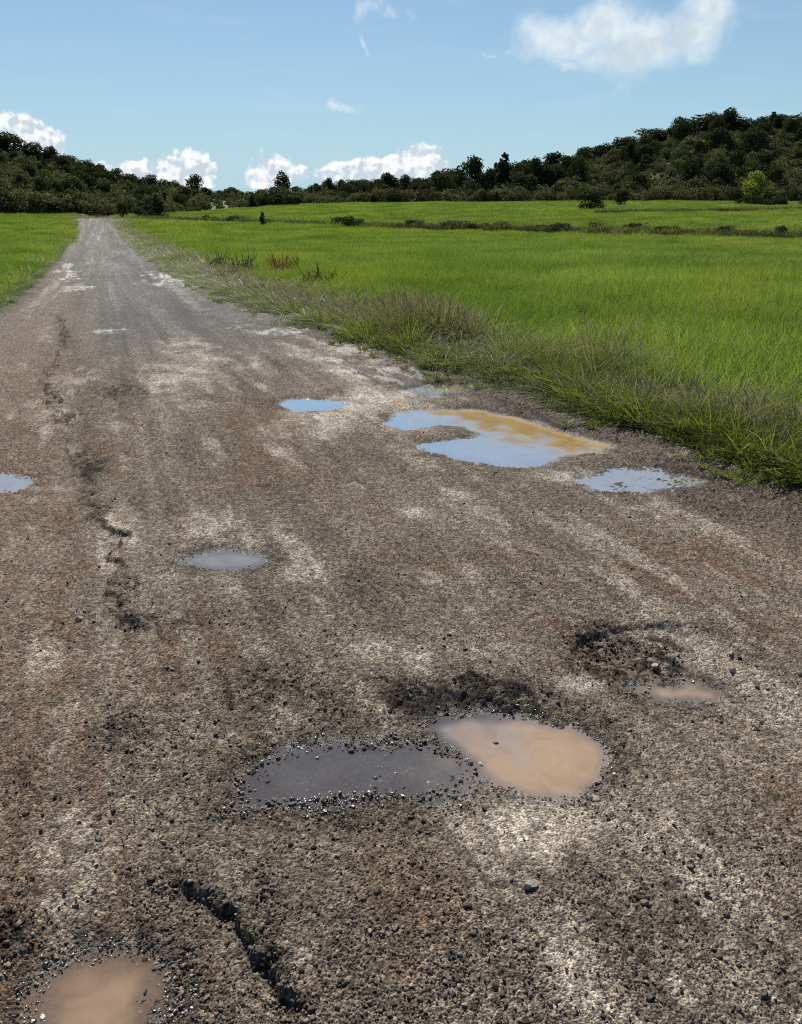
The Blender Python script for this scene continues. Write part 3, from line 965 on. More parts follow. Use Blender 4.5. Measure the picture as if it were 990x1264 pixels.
TAN = (.40, .285, .185)
make_puddle(['shallow_half', 'deep_half'], 'largest near puddle, half clear over gravel and half opaque tan', (.41, .285, .185), 40, .012, .26, 2.1, (.30, .27, .255), ((520, 885), (680, 925)), .8, 1.6)
make_puddle(['right'], 'small tan puddle below the dark stony hollow right of the big puddle', (.42, .31, .215), 110, .012)
make_puddle(['left'], 'narrow grey puddle alone in the middle of the left wheel track', (.25, .22, .20), 100, .015, .6, 2.2)
make_puddle(['far_left'], 'small oval puddle reflecting blue sky, left of the hooked puddle', (.36, .31, .24), 60, .03, .85, 3.2)
make_puddle(['far_big'], 'large hooked puddle, half sky blue and half brown, beside the grassy verge', (.31, .205, .06), 60, .02, .8, 3.8, (.46, .39, .29), ((570, 548), (665, 527)), .92, .3)  # brown half: mud colour and dulled shine imitate the reflected verge grass
make_puddle(['far_right'], 'shallow stony puddle with white reflections nearest the grassy verge', (.42, .38, .33), 40, .02, .85, 3.0)
make_puddle(['verge_side'], 'thin brown sliver of water behind the hooked puddle', (.30, .22, .10), 90, .03)
make_puddle(['left_edge'], 'shallow glinting puddle cut by the left side of the photo', (.38, .35, .31), 40, .02, .85, 2.2)
make_puddle(['near_left'], 'brown puddle with glinting stony rim at the bottom left corner', (.33, .225, .145), 95, .008)


# ------------------------------------------------------------------ loose gravel
def stone_mesh(name, seed, mat, sub=1, flat=.65, rough=.28):
    rg = np.random.default_rng(seed)
    t = (1 + 5 ** .5) / 2
    V = np.array([(-1, t, 0), (1, t, 0), (-1, -t, 0), (1, -t, 0), (0, -1, t), (0, 1, t), (0, -1, -t), (0, 1, -t), (t, 0, -1), (t, 0, 1), (-t, 0, -1), (-t, 0, 1)], float)
    Fs = [(0, 11, 5), (0, 5, 1), (0, 1, 7), (0, 7, 10), (0, 10, 11), (1, 5, 9), (5, 11, 4), (11, 10, 2), (10, 7, 6), (7, 1, 8), (3, 9, 4), (3, 4, 2), (3, 2, 6), (3, 6, 8), (3, 8, 9), (4, 9, 5), (2, 4, 11), (6, 2, 10), (8, 6, 7), (9, 8, 1)]
    V /= np.linalg.norm(V[0])
    for _ in range(sub):
        cache, nf = {}, []
        V = list(V)
        def mid(a, b):
            k = (min(a, b), max(a, b))
            if k not in cache:
                p = (np.array(V[a]) + np.array(V[b]))
                V.append(p / np.linalg.norm(p))
                cache[k] = len(V) - 1
            return cache[k]
        for a, b, c_ in Fs:
            ab, bc, ca = mid(a, b), mid(b, c_), mid(c_, a)
            nf += [(a, ab, ca), (b, bc, ab), (c_, ca, bc), (ab, bc, ca)]
        Fs, V = nf, np.array(V)
    # cut the ball with random planes, like crushed stone
    for _ in range(9):
        n = rg.normal(size=3)
        n /= np.linalg.norm(n)
        d = rg.uniform(.28, .75)
        k = V @ n
        V = V - np.where(k > d, k - d, 0)[:, None] * n
    V = V * (1 + rough * .25 * rg.normal(size=(len(V), 1)))
    V = V / np.abs(V).max()
    V = V * np.array([1, rg.uniform(.6, .95), flat * rg.uniform(.75, 1.1)]) * .5
    return mesh_np(name, V, np.array(Fs), mat)


def proto_collection(name, objs):
    c = bpy.data.collections.new(name)
    for o in objs:
        c.objects.link(o)
    return c


def scatter(name, pts, rot, scl, idx, coll, kind='stuff'):
    """One object that sets copies of the shapes in COLL on the given points."""
    me = bpy.data.meshes.new(name)
    pts = np.asarray(pts, np.float32)
    n = len(pts)
    me.vertices.add(n)
    me.vertices.foreach_set('co', pts.ravel())
    a = me.attributes.new('rot', 'FLOAT_VECTOR', 'POINT')
    a.data.foreach_set('vector', np.asarray(rot, np.float32).ravel())
    a = me.attributes.new('scl', 'FLOAT_VECTOR', 'POINT')
    scl = np.asarray(scl, np.float32)
    if scl.ndim == 1:
        scl = np.repeat(scl[:, None], 3, 1)
    a.data.foreach_set('vector', scl.ravel())
    a = me.attributes.new('idx', 'INT', 'POINT')
    a.data.foreach_set('value', np.asarray(idx, np.int32))
    ng = bpy.data.node_groups.new(name, 'GeometryNodeTree')
    ng.interface.new_socket('Geometry', in_out='INPUT', socket_type='NodeSocketGeometry')
    ng.interface.new_socket('Geometry', in_out='OUTPUT', socket_type='NodeSocketGeometry')
    N = ng.nodes
    gi, go = N.new('NodeGroupInput'), N.new('NodeGroupOutput')
    ci = N.new('GeometryNodeCollectionInfo')
    ci.inputs['Collection'].default_value = coll
    ci.inputs['Separate Children'].default_value = True
    ci.inputs['Reset Children'].default_value = True
    ip = N.new('GeometryNodeInstanceOnPoints')
    ip.inputs['Pick Instance'].default_value = True
    def attr(nm, ty):
        x_ = N.new('GeometryNodeInputNamedAttribute')
        x_.data_type = ty
        x_.inputs['Name'].default_value = nm
        return x_.outputs['Attribute']
    L = ng.links.new
    e2r = N.new('FunctionNodeEulerToRotation')
    L(attr('rot', 'FLOAT_VECTOR'), e2r.inputs[0])
    L(gi.outputs[0], ip.inputs['Points'])
    L(ci.outputs[0], ip.inputs['Instance'])
    L(attr('idx', 'INT'), ip.inputs['Instance Index'])
    L(e2r.outputs[0], ip.inputs['Rotation'])
    L(attr('scl', 'FLOAT_VECTOR'), ip.inputs['Scale'])
    L(ip.outputs[0], go.inputs[0])
    o = link(name, me)
    md = o.modifiers.new('scatter', 'NODES')
    md.node_group = ng
    o['kind'] = kind
    return o


def protos(base, meshes):
    return proto_collection(base + '_shapes', [bpy.data.objects.new('%s_shape_%02d' % (base, i), m) for i, m in enumerate(meshes)])


dry_coll = protos('gravel', [stone_mesh('gravel_stone', 500 + i, M_STONE, 1) for i in range(7)])
dark_coll = protos('dark_gravel', [stone_mesh('dark_gravel_stone', 570 + i, M_DARKGRAVEL, 1) for i in range(7)])
wet_coll = protos('wet_gravel', [stone_mesh('wet_gravel_stone', 540 + i, M_WETSTONE, 1) for i in range(7)])


def gravel_points(n, rmin, rmax, power=1.0):
    # rows evenly in the tangent of the view angle: near ground gets the most stones per square metre
    t = rng.uniform(0, 1, n)
    r_ = 1 / (1 / rmin + (1 / rmax - 1 / rmin) * t)
    a_ = rng.uniform(-.72, .72, n)
    X, Y = r_ * np.sin(a_), r_ * np.cos(a_)
    x_, y_ = X * RGT[0] + Y * FWD[0], X * RGT[1] + Y * FWD[1]
    k = (x_ < edge_right(y_) + .1) & (x_ > edge_left(y_) - .1)
    return x_[k], y_[k]


x, y = gravel_points(150000, .9, 16)
z, m = road_fields(x, y)
dens_g = (.10 + .6 * m['gravel'] - .08 * m['pale']) * np.where(m['water'] < -.015, np.where(sd_poly(x, y, PUDDLES['shallow_half']['P']) < 0, .38, .05), 1)
dens_g = dens_g + .55 * sst(m['water'], .10, .0) * sst(m['water'], -.05, -.01) * sst(np.hypot(x, y), 5, 3)
dens_g = dens_g * (1 + .9 * fbm(x / .25, y / .25, 151, 3))
k = rng.uniform(0, 1, len(x)) < dens_g
x, y, z = x[k], y[k], z[k]
wd = m['water'][k]
gk = m['gravel'][k]
sz = np.exp(rng.normal(math.log(.0072), .52, len(x))) * (.9 + .3 * gk)
inq = sd_poly(x, y, PUDDLES['shallow_half']['P']) < 0
sz = sz * np.where(inq, 1.5, 1)
sz = np.clip(sz, .004, .023)
sz = np.maximum(sz, np.minimum(.02, np.hypot(x, y) * .0013))
sz = sz * np.where((wd < .1) & (rng.uniform(0, 1, len(x)) < .8), .72, 1)
pts = np.stack([x, y, z + .0005 + sz * np.where(inq, .25, .05)], 1)
rot = np.stack([rng.normal(0, .25, len(x)), rng.normal(0, .25, len(x)), rng.uniform(0, 6.28, len(x))], 1)
idx = rng.integers(0, 7, len(x))
w = (wd < .07) & (rng.uniform(0, 1, len(x)) < np.clip(.55 + .9 * fbm(x / .25, y / .25, 153, 3), .1, 1) * np.clip(1.25 - np.hypot(x, y) / 9, .25, 1))
dk = (~w) & (rng.uniform(0, 1, len(x)) < .9 * np.maximum(m['dark'][k], m['shoulder'][k] * .8))  # darker stones fill the painted shade and the shoulder gravel
dryk_ = ~(w | dk)
tag(scatter('gravel', pts[dryk_], rot[dryk_], sz[dryk_], idx[dryk_], dry_coll))
tag(scatter('dark_gravel', pts[dk], rot[dk], sz[dk], idx[dk], dark_coll))
tag(scatter('wet_gravel', pts[w], rot[w], sz[w], idx[w], wet_coll))

# single stones one can point at
STONES = [(810, 806, 22, 'P', 'pale topped stone standing in the dark hollow above the small tan puddle'), (625, 856, 17, 'D', 'square dark grey chunk on the far rim of the largest puddle'),
          (655, 1092, 21, 'P', 'pale lumpy stone alone in the foreground below the largest puddle'), (467, 1093, 14, 'S', 'brown stone on reddish gravel left of the pale lumpy stone'),
          (903, 799, 12, 'P', 'flat pale stone on the right rim of the dark hollow'), (905, 816, 13, 'P', 'whitish stone at the right end of the dark hollow'),
          (98, 757, 12, 'P', 'small whitish pebble on brown dirt left of the broken asphalt edge'), (548, 794, 9, 'D', 'small dark pebble on pale ground above the far rim of the largest puddle'),
          (872, 1099, 13, 'D', 'dark stone alone on the pale brown gravel at right'), (945, 1220, 14, 'D', 'dark stone near the bottom right corner'),
          (648, 1258, 16, 'D', 'dark stone at the very bottom below the pale lumpy stone'), (870, 1142, 10, 'S', 'flat grey brown stone below the lone dark stone at right'),
          (462, 938, 8, 'D', 'black pebble poking out of the shallow grey half of the largest puddle'), (560, 938, 10, 'D', 'black stone where the two halves of the largest puddle meet'),
          (594, 921, 9, 'P', 'whitish flake lying at the left side of the tan water'), (612, 896, 9, 'D', 'dark chip lying in the tan half of the largest puddle'),
          (186, 1077, 11, 'D', 'dark pebble at the upper end of the broken edge in front'), (122, 1030, 10, 'D', 'dark pebble on the pale patch at left'),
          (360, 968, 13, 'D', 'dark stone on the near rim of the shallow grey water'), (803, 834, 7, 'P', 'tiny pale pebble in the small tan puddle'),
          (178, 1208, 9, 'D', 'dark pebble standing in the right side of the bottom left puddle'), (115, 1262, 9, 'P', 'pale pebble in the middle of the bottom left puddle'), (690, 855, 9, 'S', 'brown pebble between the largest puddle and the dark hollow'),
          (735, 1154, 8, 'D', 'small dark pebble right of centre on pale gravel near the bottom')]
for i, (px, py_, w, t, lab) in enumerate(STONES):
    gx, gy = gp(px, py_ + w * .2)
    dist = math.hypot(gx, gy, EYE)
    s = w / FPX * dist
    me = stone_mesh('stone', 700 + i, {'P': M_PALE, 'D': M_DARKSTONE, 'S': M_STONE}[t], 2, .62, .18)
    zz = float(road_z([gx], [gy])[0])
    lev = max([p['level'] for p in PUDDLES.values() if sd_poly(np.array([gx]), np.array([gy]), p['P'])[0] < 0] + [-9])
    o = link('stone', me, None, (gx, gy, max(zz + s * .12, lev - s * .02)))
    o.rotation_euler = (random.uniform(-.2, .2), random.uniform(-.2, .2), random.uniform(0, 6.28))
    o.scale = (s, s, s)
    tag(o, lab, 'stone', 'loose stones on the road')


# ------------------------------------------------------------------ grass and wheat
def blades(name, n, half, h, w, lean, curve, seed, mat, segs=3, hvar=.25, spread=None, wind=(0, 0), head=0.0, mats=None, disc=True):
    rg = np.random.default_rng(seed)
    V, F = [], []
    base = 0
    if disc:
        rad, ang = half * np.sqrt(rg.uniform(0, 1, n)), rg.uniform(0, 6.283, n)
        bx, by = rad * np.cos(ang), rad * np.sin(ang)
    else:
        bx, by = rg.uniform(-half, half, n), rg.uniform(-half, half, n)
        ang = rg.uniform(0, 6.283, n)
    for i in range(n):
        hh = h * max(.25, rg.normal(1, hvar))
        ph = rg.uniform(0, 6.283) if spread is None else ang[i] + rg.normal(0, spread)
        ln, cv = abs(rg.normal(lean, lean * .5)), abs(rg.normal(curve, curve * .5))
        dx, dy = math.cos(ph), math.sin(ph)
        fa = rg.uniform(0, 3.1416)
        sx, sy = math.cos(fa), math.sin(fa)
        ww = w * rg.uniform(.7, 1.3)
        for s in range(segs + 1):
            t = s / segs
            o_ = (ln * t + cv * t * t) * hh
            px, py_ = bx[i] + dx * o_ + wind[0] * t * t * hh, by[i] + dy * o_ + wind[1] * t * t * hh
            pz = hh * t * (1 - .35 * min(1, cv) * t * t) - .02 * (s == 0)
            if head and t > .66:
                wt = ww * (1 + head * math.sin((t - .66) / .34 * 3.1416))
            else:
                wt = ww * (1 - .85 * t ** 1.5) if not head else ww * (.75)
            V += [(px - sx * wt / 2, py_ - sy * wt / 2, pz), (px + sx * wt / 2, py_ + sy * wt / 2, pz)]
            if s:
                b = base + 2 * s
                F.append((b - 2, b - 1, b + 1, b))
        base += 2 * (segs + 1)
    return mesh_np(name, np.array(V), np.array(F), mat)


def wedge_points(n, rmin, rmax, a0, a1):
    r_ = np.sqrt(rng.uniform(rmin ** 2, rmax ** 2, n))
    a_ = rng.uniform(a0, a1, n)
    X, Y = r_ * np.sin(a_), r_ * np.cos(a_)
    return X * RGT[0] + Y * FWD[0], X * RGT[1] + Y * FWD[1]


def is_field(x, y, r):
    a, _ = polar(x, y)
    rf, r0 = itp(a, _rf), itp(a, _r0)
    right = right_field(x, y)
    left = left_field(x, y)
    k = ((right > 0) | (left > 0)) & (r < rf - 1.5)
    hedge = np.abs(r - r0) < (1.2 + .6 * fbm(x / 5, y / 5, 171, 2))
    k &= ~(hedge & (x > 0))
    return k


WH = .40
wheat_near = protos('wheat', [blades('wheat_clump', 92, .2, WH, .0066, .07, .22, 900 + i, M_WHEAT, 4, .2, None, (.05, .02)) for i in range(6)])
wheat_mid = protos('wheat_mid', [blades('wheat_clump_mid', 130, .42, WH, .0095, .09, .26, 920 + i, M_WHEAT, 3, .2, None, (.05, .02)) for i in range(6)])
wheat_far = protos('wheat_far', [blades('wheat_clump_far', 190, 1.0, WH * 1.0, .022, .10, .28, 940 + i, M_WHEAT, 2, .2, None, (.05, .02)) for i in range(6)])


def lay_wheat(n, rmin, rmax, coll, name, jz):
    x, y = wedge_points(n, rmin, rmax, -.72, .72)
    r_ = np.hypot(x, y)
    k = is_field(x, y, r_)
    x, y, r_ = x[k], y[k], r_[k]
    z = terrain(x, y)
    edge = np.maximum(right_field(x, y), left_field(x, y))
    hs = np.clip(.80 + .34 * fbm(x / 11, y / 6.0, 181, 5, .6) + .2 * fbm(x / 1.2, y / .8, 183, 3), .3, 1.3) * (.7 + .3 * sst(edge, 0, 1.0))
    wv = fbm(x / 3.5, y / 1.6, 187, 3)
    rot = np.stack([.10 * wv + rng.normal(0, .05, len(x)), .10 * fbm(x / 3, y / 2, 189, 2) + rng.normal(0, .05, len(x)), rng.uniform(0, 6.28, len(x))], 1)
    sc = rng.uniform(.85, 1.2, len(x))
    return scatter(name, np.stack([x, y, z + .01], 1), rot, np.stack([sc, sc, hs * rng.uniform(.9, 1.1, len(x))], 1), rng.integers(0, 6, len(x)), coll)


lay_wheat(15000, 4, 24, wheat_near, 'wheat', 0)
lay_wheat(26000, 22, 66, wheat_mid, 'wheat', 0)
lay_wheat(44000, 62, 195, wheat_far, 'wheat', 0)

# verge: low green tufts at the edge, taller grey and straw coloured grass behind
tuft_green = [blades('green_tuft', 64, .10, .24, .0072, .35, .7, 1000 + i, M_GRASS, 4, .35, .6) for i in range(4)]
tuft_tall = [blades('tall_green_tuft', 44, .09, .40, .0080, .22, .55, 1010 + i, M_GRASS, 4, .3, .6) for i in range(3)]
tuft_dry = [blades('dry_tuft', 34, .12, .42, .0042, .14, .40, 1020 + i, M_DRY, 5, .35, .7, (.10, 0), 1.4) for i in range(4)]
tuft_low = [blades('low_weed', 46, .10, .13, .020, .6, .7, 1030 + i, M_GRASS, 3, .4, .5) for i in range(3)]
vg = protos('verge', tuft_green + tuft_tall + tuft_dry + tuft_low)


def lay_verge():
    P, R, S, I = [], [], [], []
    for side in (1, -1):
        n = 15000 if side == 1 else 7000
        u_ = rng.uniform(0, 1, n)
        yy = 1.0 + 118 * u_ ** 1.9
        if side == 1:
            e = edge_right(yy)
            wdt = right_field(yy * 0, yy) * -1 - e + .35
            t = rng.uniform(0, 1, n) ** .85
            t = np.where(rng.uniform(0, 1, n) < .05, -rng.uniform(0, .22, n), t)
            xx = e - .05 + wdt * t
        else:
            e = edge_left(yy)
            t = rng.uniform(0, 1, n)
            xx = e + .05 - .7 * t
        dist = np.hypot(xx, yy)
        grow = np.clip(dist / 12, 1, 2.2)
        dryk = np.clip(.5 + .7 * fbm(xx / .8, yy / 1.6, 191, 3), 0, 1) * np.interp(yy, [4, 8, 12, 35, 60, 110], [.35, .5, 1, 1, .7, .4])
        for i in range(n):
            q = random.random()
            if t[i] < .12:
                ty = random.choice((11, 12, 13, 0, 1))
                s = random.uniform(.3, .8) if t[i] > 0 else random.uniform(.2, .5)
            elif side == 1 and t[i] > .28 and q < .04 + .5 * dryk[i]:
                ty = random.randint(7, 10)
                s = random.uniform(.5, 1.0)
            elif q > .86:
                ty = random.randint(11, 13)
                s = random.uniform(.9, 1.7)
            elif q < .72:
                ty = random.randint(0, 3)
                s = random.uniform(.6, 1.15)
            else:
                ty = random.randint(4, 6) if side == 1 else random.randint(0, 3)
                s = random.uniform(.6, 1.0)
            if side == -1:
                s *= .8
            g_ = grow[i]
            P.append((xx[i], yy[i], 0))
            R.append((random.gauss(0, .12), random.gauss(0, .12), random.uniform(0, 6.28)))
            S.append((s * g_ ** .6, s * g_ ** .6, s * (.8 + .3 * dryk[i])))
            I.append(ty)
    for i in range(700):
        # the road swings away behind its crest; grass closes the view there
        P.append((random.uniform(-3.2, 3.6), random.uniform(118.5, 127), 0))
        R.append((random.gauss(0, .12), random.gauss(0, .12), random.uniform(0, 6.28)))
        S.append((1.8, 1.8, random.uniform(.7, 1.3)))
        I.append(random.choice((0, 1, 2, 3, 4, 5, 7, 8)))
    P = np.array(P)
    S = np.array(S)
    S[:, 2] *= np.where((P[:, 1] < 13) & (P[:, 0] > 0) & (np.array(I) > 3) & (np.array(I) < 11), 1.2, .85)
    S[:, 2] *= np.clip(.78 + .45 * fbm(P[:, 0] / .9, P[:, 1] / 1.4, 195, 3), .35, 1.2)
    keep = rng.uniform(0, 1, len(P)) < np.clip(.75 + .8 * fbm(P[:, 0] / .5, P[:, 1] / .7, 197, 3), .25, 1)
    P, R, S, I = P[keep], np.array(R)[keep], S[keep], np.array(I)[keep]
    P[:, 2] = terrain(P[:, 0], P[:, 1]) + .01
    # loose tufts creep on to the shoulder's edge
    scatter('verge_grass', P, np.array(R), np.array(S), np.array(I), vg)


lay_verge()


# ------------------------------------------------------------------ trees and bushes
def tube(path, radii, sides=7):
    path = np.array(path, float)
    V, F = [], []
    for i, p in enumerate(path):
        d = path[min(i + 1, len(path) - 1)] - path[max(i - 1, 0)]
        d /= np.linalg.norm(d) + 1e-9
        a = np.cross(d, (0.3, 1, .1))
        a /= np.linalg.norm(a)
        b = np.cross(d, a)
        for k in range(sides):
            t = 2 * math.pi * k / sides
            V.append(p + radii[i] * (a * math.cos(t) + b * math.sin(t)))
    for i in range(len(path) - 1):
        for k in range(sides):
            F.append((i * sides + k, i * sides + (k + 1) % sides, (i + 1) * sides + (k + 1) % sides, (i + 1) * sides + k))
    return V, F


def trunk_mesh(name, seed, h, r0, limbs, spread):
    rg = np.random.default_rng(seed)
    V, F = [], []
    def add(path, rad):
        b = len(V)
        v_, f_ = tube(path, rad)
        V.extend(v_)
        F.extend([tuple(b + i for i in q) for q in f_])
    top = np.array([rg.normal(0, .03), rg.normal(0, .03), h])
    add([(0, 0, -.05), (rg.normal(0, .01), rg.normal(0, .01), h * .3), top * np.array([1, 1, .7]), top], [r0 * 1.3, r0, r0 * .75, r0 * .3])
    for i in range(limbs):
        a = 6.283 * i / limbs + rg.normal(0, .3)
        z0 = h * rg.uniform(.35, .8)
        L = spread * rg.uniform(.6, 1)
        add([(0, 0, z0), (math.cos(a) * L * .5, math.sin(a) * L * .5, z0 + L * .35), (math.cos(a) * L, math.sin(a) * L, z0 + L * rg.uniform(.5, .9))], [r0 * .5, r0 * .3, r0 * .1])
    return mesh_np(name, np.array(V), np.array(F), M_BARK, True)


def crown_mesh(name, seed, lobes, n, size, mat, shell=.55, aspect=1.0):
    """Leaf clumps spread through a set of ellipsoids (cx, cy, cz, rx, ry, rz)."""
    rg = np.random.default_rng(seed)
    L = np.array(lobes, float)
    vol = (L[:, 3] * L[:, 4] * L[:, 5]) ** (2 / 3)
    pick = rg.choice(len(L), n, p=vol / vol.sum())
    d = rg.normal(size=(n, 3))
    d /= np.linalg.norm(d, axis=1)[:, None]
    rad = rg.uniform(shell, 1, n) ** .7 * (1 + .10 * rg.normal(size=n))
    # clumps: leaves gather round twig ends
    P = L[pick, :3] + d * rad[:, None] * L[pick, 3:]
    tw = rg.integers(0, max(1, n // 9), n)
    P = P * .45 + P[tw] * .55 * 1.0 + rg.normal(0, size * .8, (n, 3)) if False else P
    nrm = d * .6 + rg.normal(0, .7, (n, 3))
    nrm /= np.linalg.norm(nrm, axis=1)[:, None]
    a = np.cross(nrm, rg.normal(size=(n, 3)))
    a /= np.linalg.norm(a, axis=1)[:, None] + 1e-9
    b = np.cross(nrm, a)
    s = size * rg.uniform(.55, 1.3, n)[:, None]
    V = np.stack([P - a * s * .5, P + b * s * .38 + a * s * .05, P + a * s * .6, P - b * s * .38], 1).reshape(-1, 3)
    F = np.arange(4 * n).reshape(-1, 4)
    return mesh_np(name, V, F, mat)


def lobes_round(seed, n, w, z0, z1, lump=.34):
    rg = np.random.default_rng(seed)
    out_ = [(0, 0, (z0 + z1) / 2, w * .36, w * .36, (z1 - z0) * .42)]
    for i in range(n):
        a = rg.uniform(0, 6.283)
        t = rg.uniform(0, 1)
        rr_ = w * .5 * (1 - .75 * abs(t - .4)) * rg.uniform(.5, .85)
        k = lump * w * rg.uniform(.45, .85)
        out_.append((math.cos(a) * rr_, math.sin(a) * rr_, z0 + (z1 - z0) * (.15 + .72 * t), k, k, k * rg.uniform(.65, .9)))
    return out_


def lobes_cone(seed, n, w, z0, z1):
    rg = np.random.default_rng(seed)
    o_ = []
    for i in range(n):
        t = i / (n - 1)
        k = w * .5 * (1 - t) ** .75 + .03
        for j in range(3):
            a = rg.uniform(0, 6.28)
            o_.append((math.cos(a) * k * .45, math.sin(a) * k * .45, z0 + (z1 - z0) * (t * .95 + .03), k * .62, k * .62, (z1 - z0) / n * rg.uniform(.8, 1.3)))
    return o_


def lobes_pine(seed, w):
    rg = np.random.default_rng(seed)
    o_ = []
    for i in range(11):
        t = i / 10
        k = w * .5 * (1 - .8 * t) * rg.uniform(.6, 1)
        a = rg.uniform(0, 6.28)
        for j in range(2):
            a += rg.uniform(1.5, 3.2)
            o_.append((math.cos(a) * k * .6, math.sin(a) * k * .6, .28 + .66 * t + rg.normal(0, .015), k * .55, k * .55, .055))
    o_.append((0, 0, .95, .07, .07, .06))
    return o_


KINDS = {}
KINDS['oak'] = [(trunk_mesh('trunk', 40 + i, .55, .035, 5, .32), crown_mesh('crown', 60 + i, lobes_round(80 + i, 13, .95, .12, 1.0), 2300, .062, M_OAK)) for i in range(5)]
KINDS['pine'] = [(trunk_mesh('trunk', 140 + i, .9, .022, 6, .2), crown_mesh('crown', 160 + i, lobes_pine(180 + i, .6), 1900, .05, M_PINE, .2)) for i in range(4)]
KINDS['juniper'] = [(trunk_mesh('trunk', 240 + i, .5, .03, 3, .1), crown_mesh('crown', 260 + i, lobes_cone(280 + i, 8, .62, .03, 1.0), 1900, .058, M_PINE, .3)) for i in range(3)]
KINDS['bush'] = [(trunk_mesh('stem', 340 + i, .4, .03, 6, .35), crown_mesh('foliage', 360 + i, lobes_round(380 + i, 12, 1.25, .0, 1.0, .36), 1700, .08, M_OAK, .45)) for i in range(4)]
KINDS['scrub'] = [(trunk_mesh('stem', 440 + i, .35, .03, 6, .35), crown_mesh('foliage', 460 + i, lobes_round(480 + i, 9, 1.5, -.05, 1.0, .34), 800, .12, M_SCRUB, .4)) for i in range(5)]
KINDS['light'] = [(trunk_mesh('trunk', 540, .62, .03, 6, .28), crown_mesh('crown', 560, lobes_round(580, 12, .62, .27, 1.0, .3), 1500, .05, M_LIGHT, .3))]
NAMES = {'oak': ('oak_tree', 'tree'), 'pine': ('pine_tree', 'tree'), 'juniper': ('juniper_bush', 'bush'), 'bush': ('round_bush', 'bush'), 'scrub': ('scrub_bush', 'bush'), 'light': ('leafy_tree', 'tree')}


def plant(kind, x, y, h, wscale, label, group=None, sink=.0):
    var = random.choice(KINDS[kind])
    z = float(terrain(np.array([x]), np.array([y]))[0])
    e = bpy.data.objects.new(NAMES[kind][0], None)
    e.location = (x, y, z - .02 * h - sink)
    e.rotation_euler = (0, 0, random.uniform(0, 6.28))
    e.scale = (h * wscale, h * wscale, h)
    COL.objects.link(e)
    tag(e, label, NAMES[kind][1], group)
    for me in var:
        link(me.name.split('.')[0], me, e)
    return e


def spot(px, row, dist):
    x, y, z = ray(px, row)
    k = dist / math.hypot(x, y)
    return x * k, y * k


def plant_px(kind, px, top, width, dist, label, group=None, row=250):
    """A plant at a distance, its top and width as the photo shows them; its foot is on the terrain there."""
    x, y = spot(px, row, dist)
    z = float(terrain(np.array([x]), np.array([y]))[0])
    rx, ry, rz = ray(px, top)
    h = max(.4, EYE + dist * rz / math.hypot(rx, ry) - z)
    base_w = {'oak': .95, 'pine': .6, 'juniper': .62, 'bush': 1.25, 'scrub': 1.5, 'light': .62}[kind]
    wm = width / FPX * dist / 1.06
    return plant(kind, x, y, h, wm / (base_w * h), label, group)


def foot(px, row):
    """Distance at which the land shows in this photo row."""
    for d in np.arange(40, 400, 1.0):
        x, y = spot(px, row, d)
        rx, ry, rz = ray(px, row)
        if float(terrain(np.array([x]), np.array([y]))[0]) + .35 >= EYE + d * rz / math.hypot(rx, ry):
            return d
    return 160.0


def hill_at(px, t):
    """Distance a share t of the way from the hill's foot to its crest in a photo column."""
    a = math.atan2((px - CX) / FPX, CP + (CY - HORIZON) / FPX * SP)
    rf, rc = float(itp(np.array([a]), _rf)[0]), float(itp(np.array([a]), _rc)[0])
    return rf + (rc - rf) * t


def sky_label(place, px, w, spots):
    size = 'broad' if w > 29 else ('mid-sized' if w > 19 else 'small')
    return '%s dark tree on the skyline of the %s, %s' % (size, place, next(t for x_, t in spots if px < x_))


GROUP_LEFT = 'trees on the left hill'
GROUP_MID = 'trees along the far edge of the field'
GROUP_RIGHT = 'trees on the right hill'
# single plants
plant_px('light', 929, 209, 27, foot(929, 252), 'lone bright green tree at the foot of the right hill')
plant_px('bush', 728, 234, 40, foot(728, 257), 'large round dark bush on the far field edge, widest of its pair')
plant_px('bush', 767, 234, 22, foot(767, 252), 'smaller dark bush just right of the large round bush')
plant_px('juniper', 323, 260, 12, 92, 'small dark cone shaped bush standing alone in the hedge line')
plant_px('bush', 433, 266, 24, 88, 'round dark bush in the hedge line right of the cone shaped one')
plant_px('bush', 588, 274, 22, 80, 'dark bush sticking up in the middle of the hedge line')
plant_px('bush', 692, 277, 48, 75, 'broad low dark bush in the hedge line, widest there')
plant_px('bush', 825, 279, 14, 71, 'small bush on the right part of the hedge line')
plant_px('bush', 630, 278, 12, 78, 'small bush between the two larger hedge line bushes')
plant_px('juniper', 195, 240, 32, 124, 'pointed dark juniper right of where the road ends', row=270)
plant_px('bush', 174, 255, 24, 124, 'low dark bush left of the pointed juniper', row=270)
plant_px('bush', 152, 250, 16, 128, 'narrow dark bush beside the far end of the road', row=268)
plant_px('oak', 240, 216, 24, hill_at(240, .75), 'domed tree standing above the right end of the left hill')
plant_px('oak', 351, 211, 22, 300, 'tall dark tree standing above the distant gap')
plant_px('oak', 284, 231, 18, 330, 'small round distant tree left of the gap')
plant_px('juniper', 312, 238, 18, 176, 'pointed dark bush at the left end of the bush cluster by the gap')
plant_px('bush', 340, 229, 46, 184, 'large rounded bush cluster in front of the gap')
plant_px('bush', 362, 241, 28, 176, 'low bush at the right end of the bush cluster by the gap')
plant_px('oak', 578, 193, 36, hill_at(578, .45), 'tallest rounded tree in the middle row')
plant_px('oak', 545, 206, 30, hill_at(545, .35), 'rounded tree just left of the tallest tree in the middle row')
plant_px('pine', 621, 188, 42, hill_at(621, .5), 'ragged pine standing right of the tallest middle tree')
plant_px('oak', 690, 188, 44, hill_at(690, .7), 'broad dome shaped tree at the left shoulder of the right hill')
plant_px('oak', 870, 141, 66, hill_at(870, .95), 'broadest tree on the crest of the right hill')
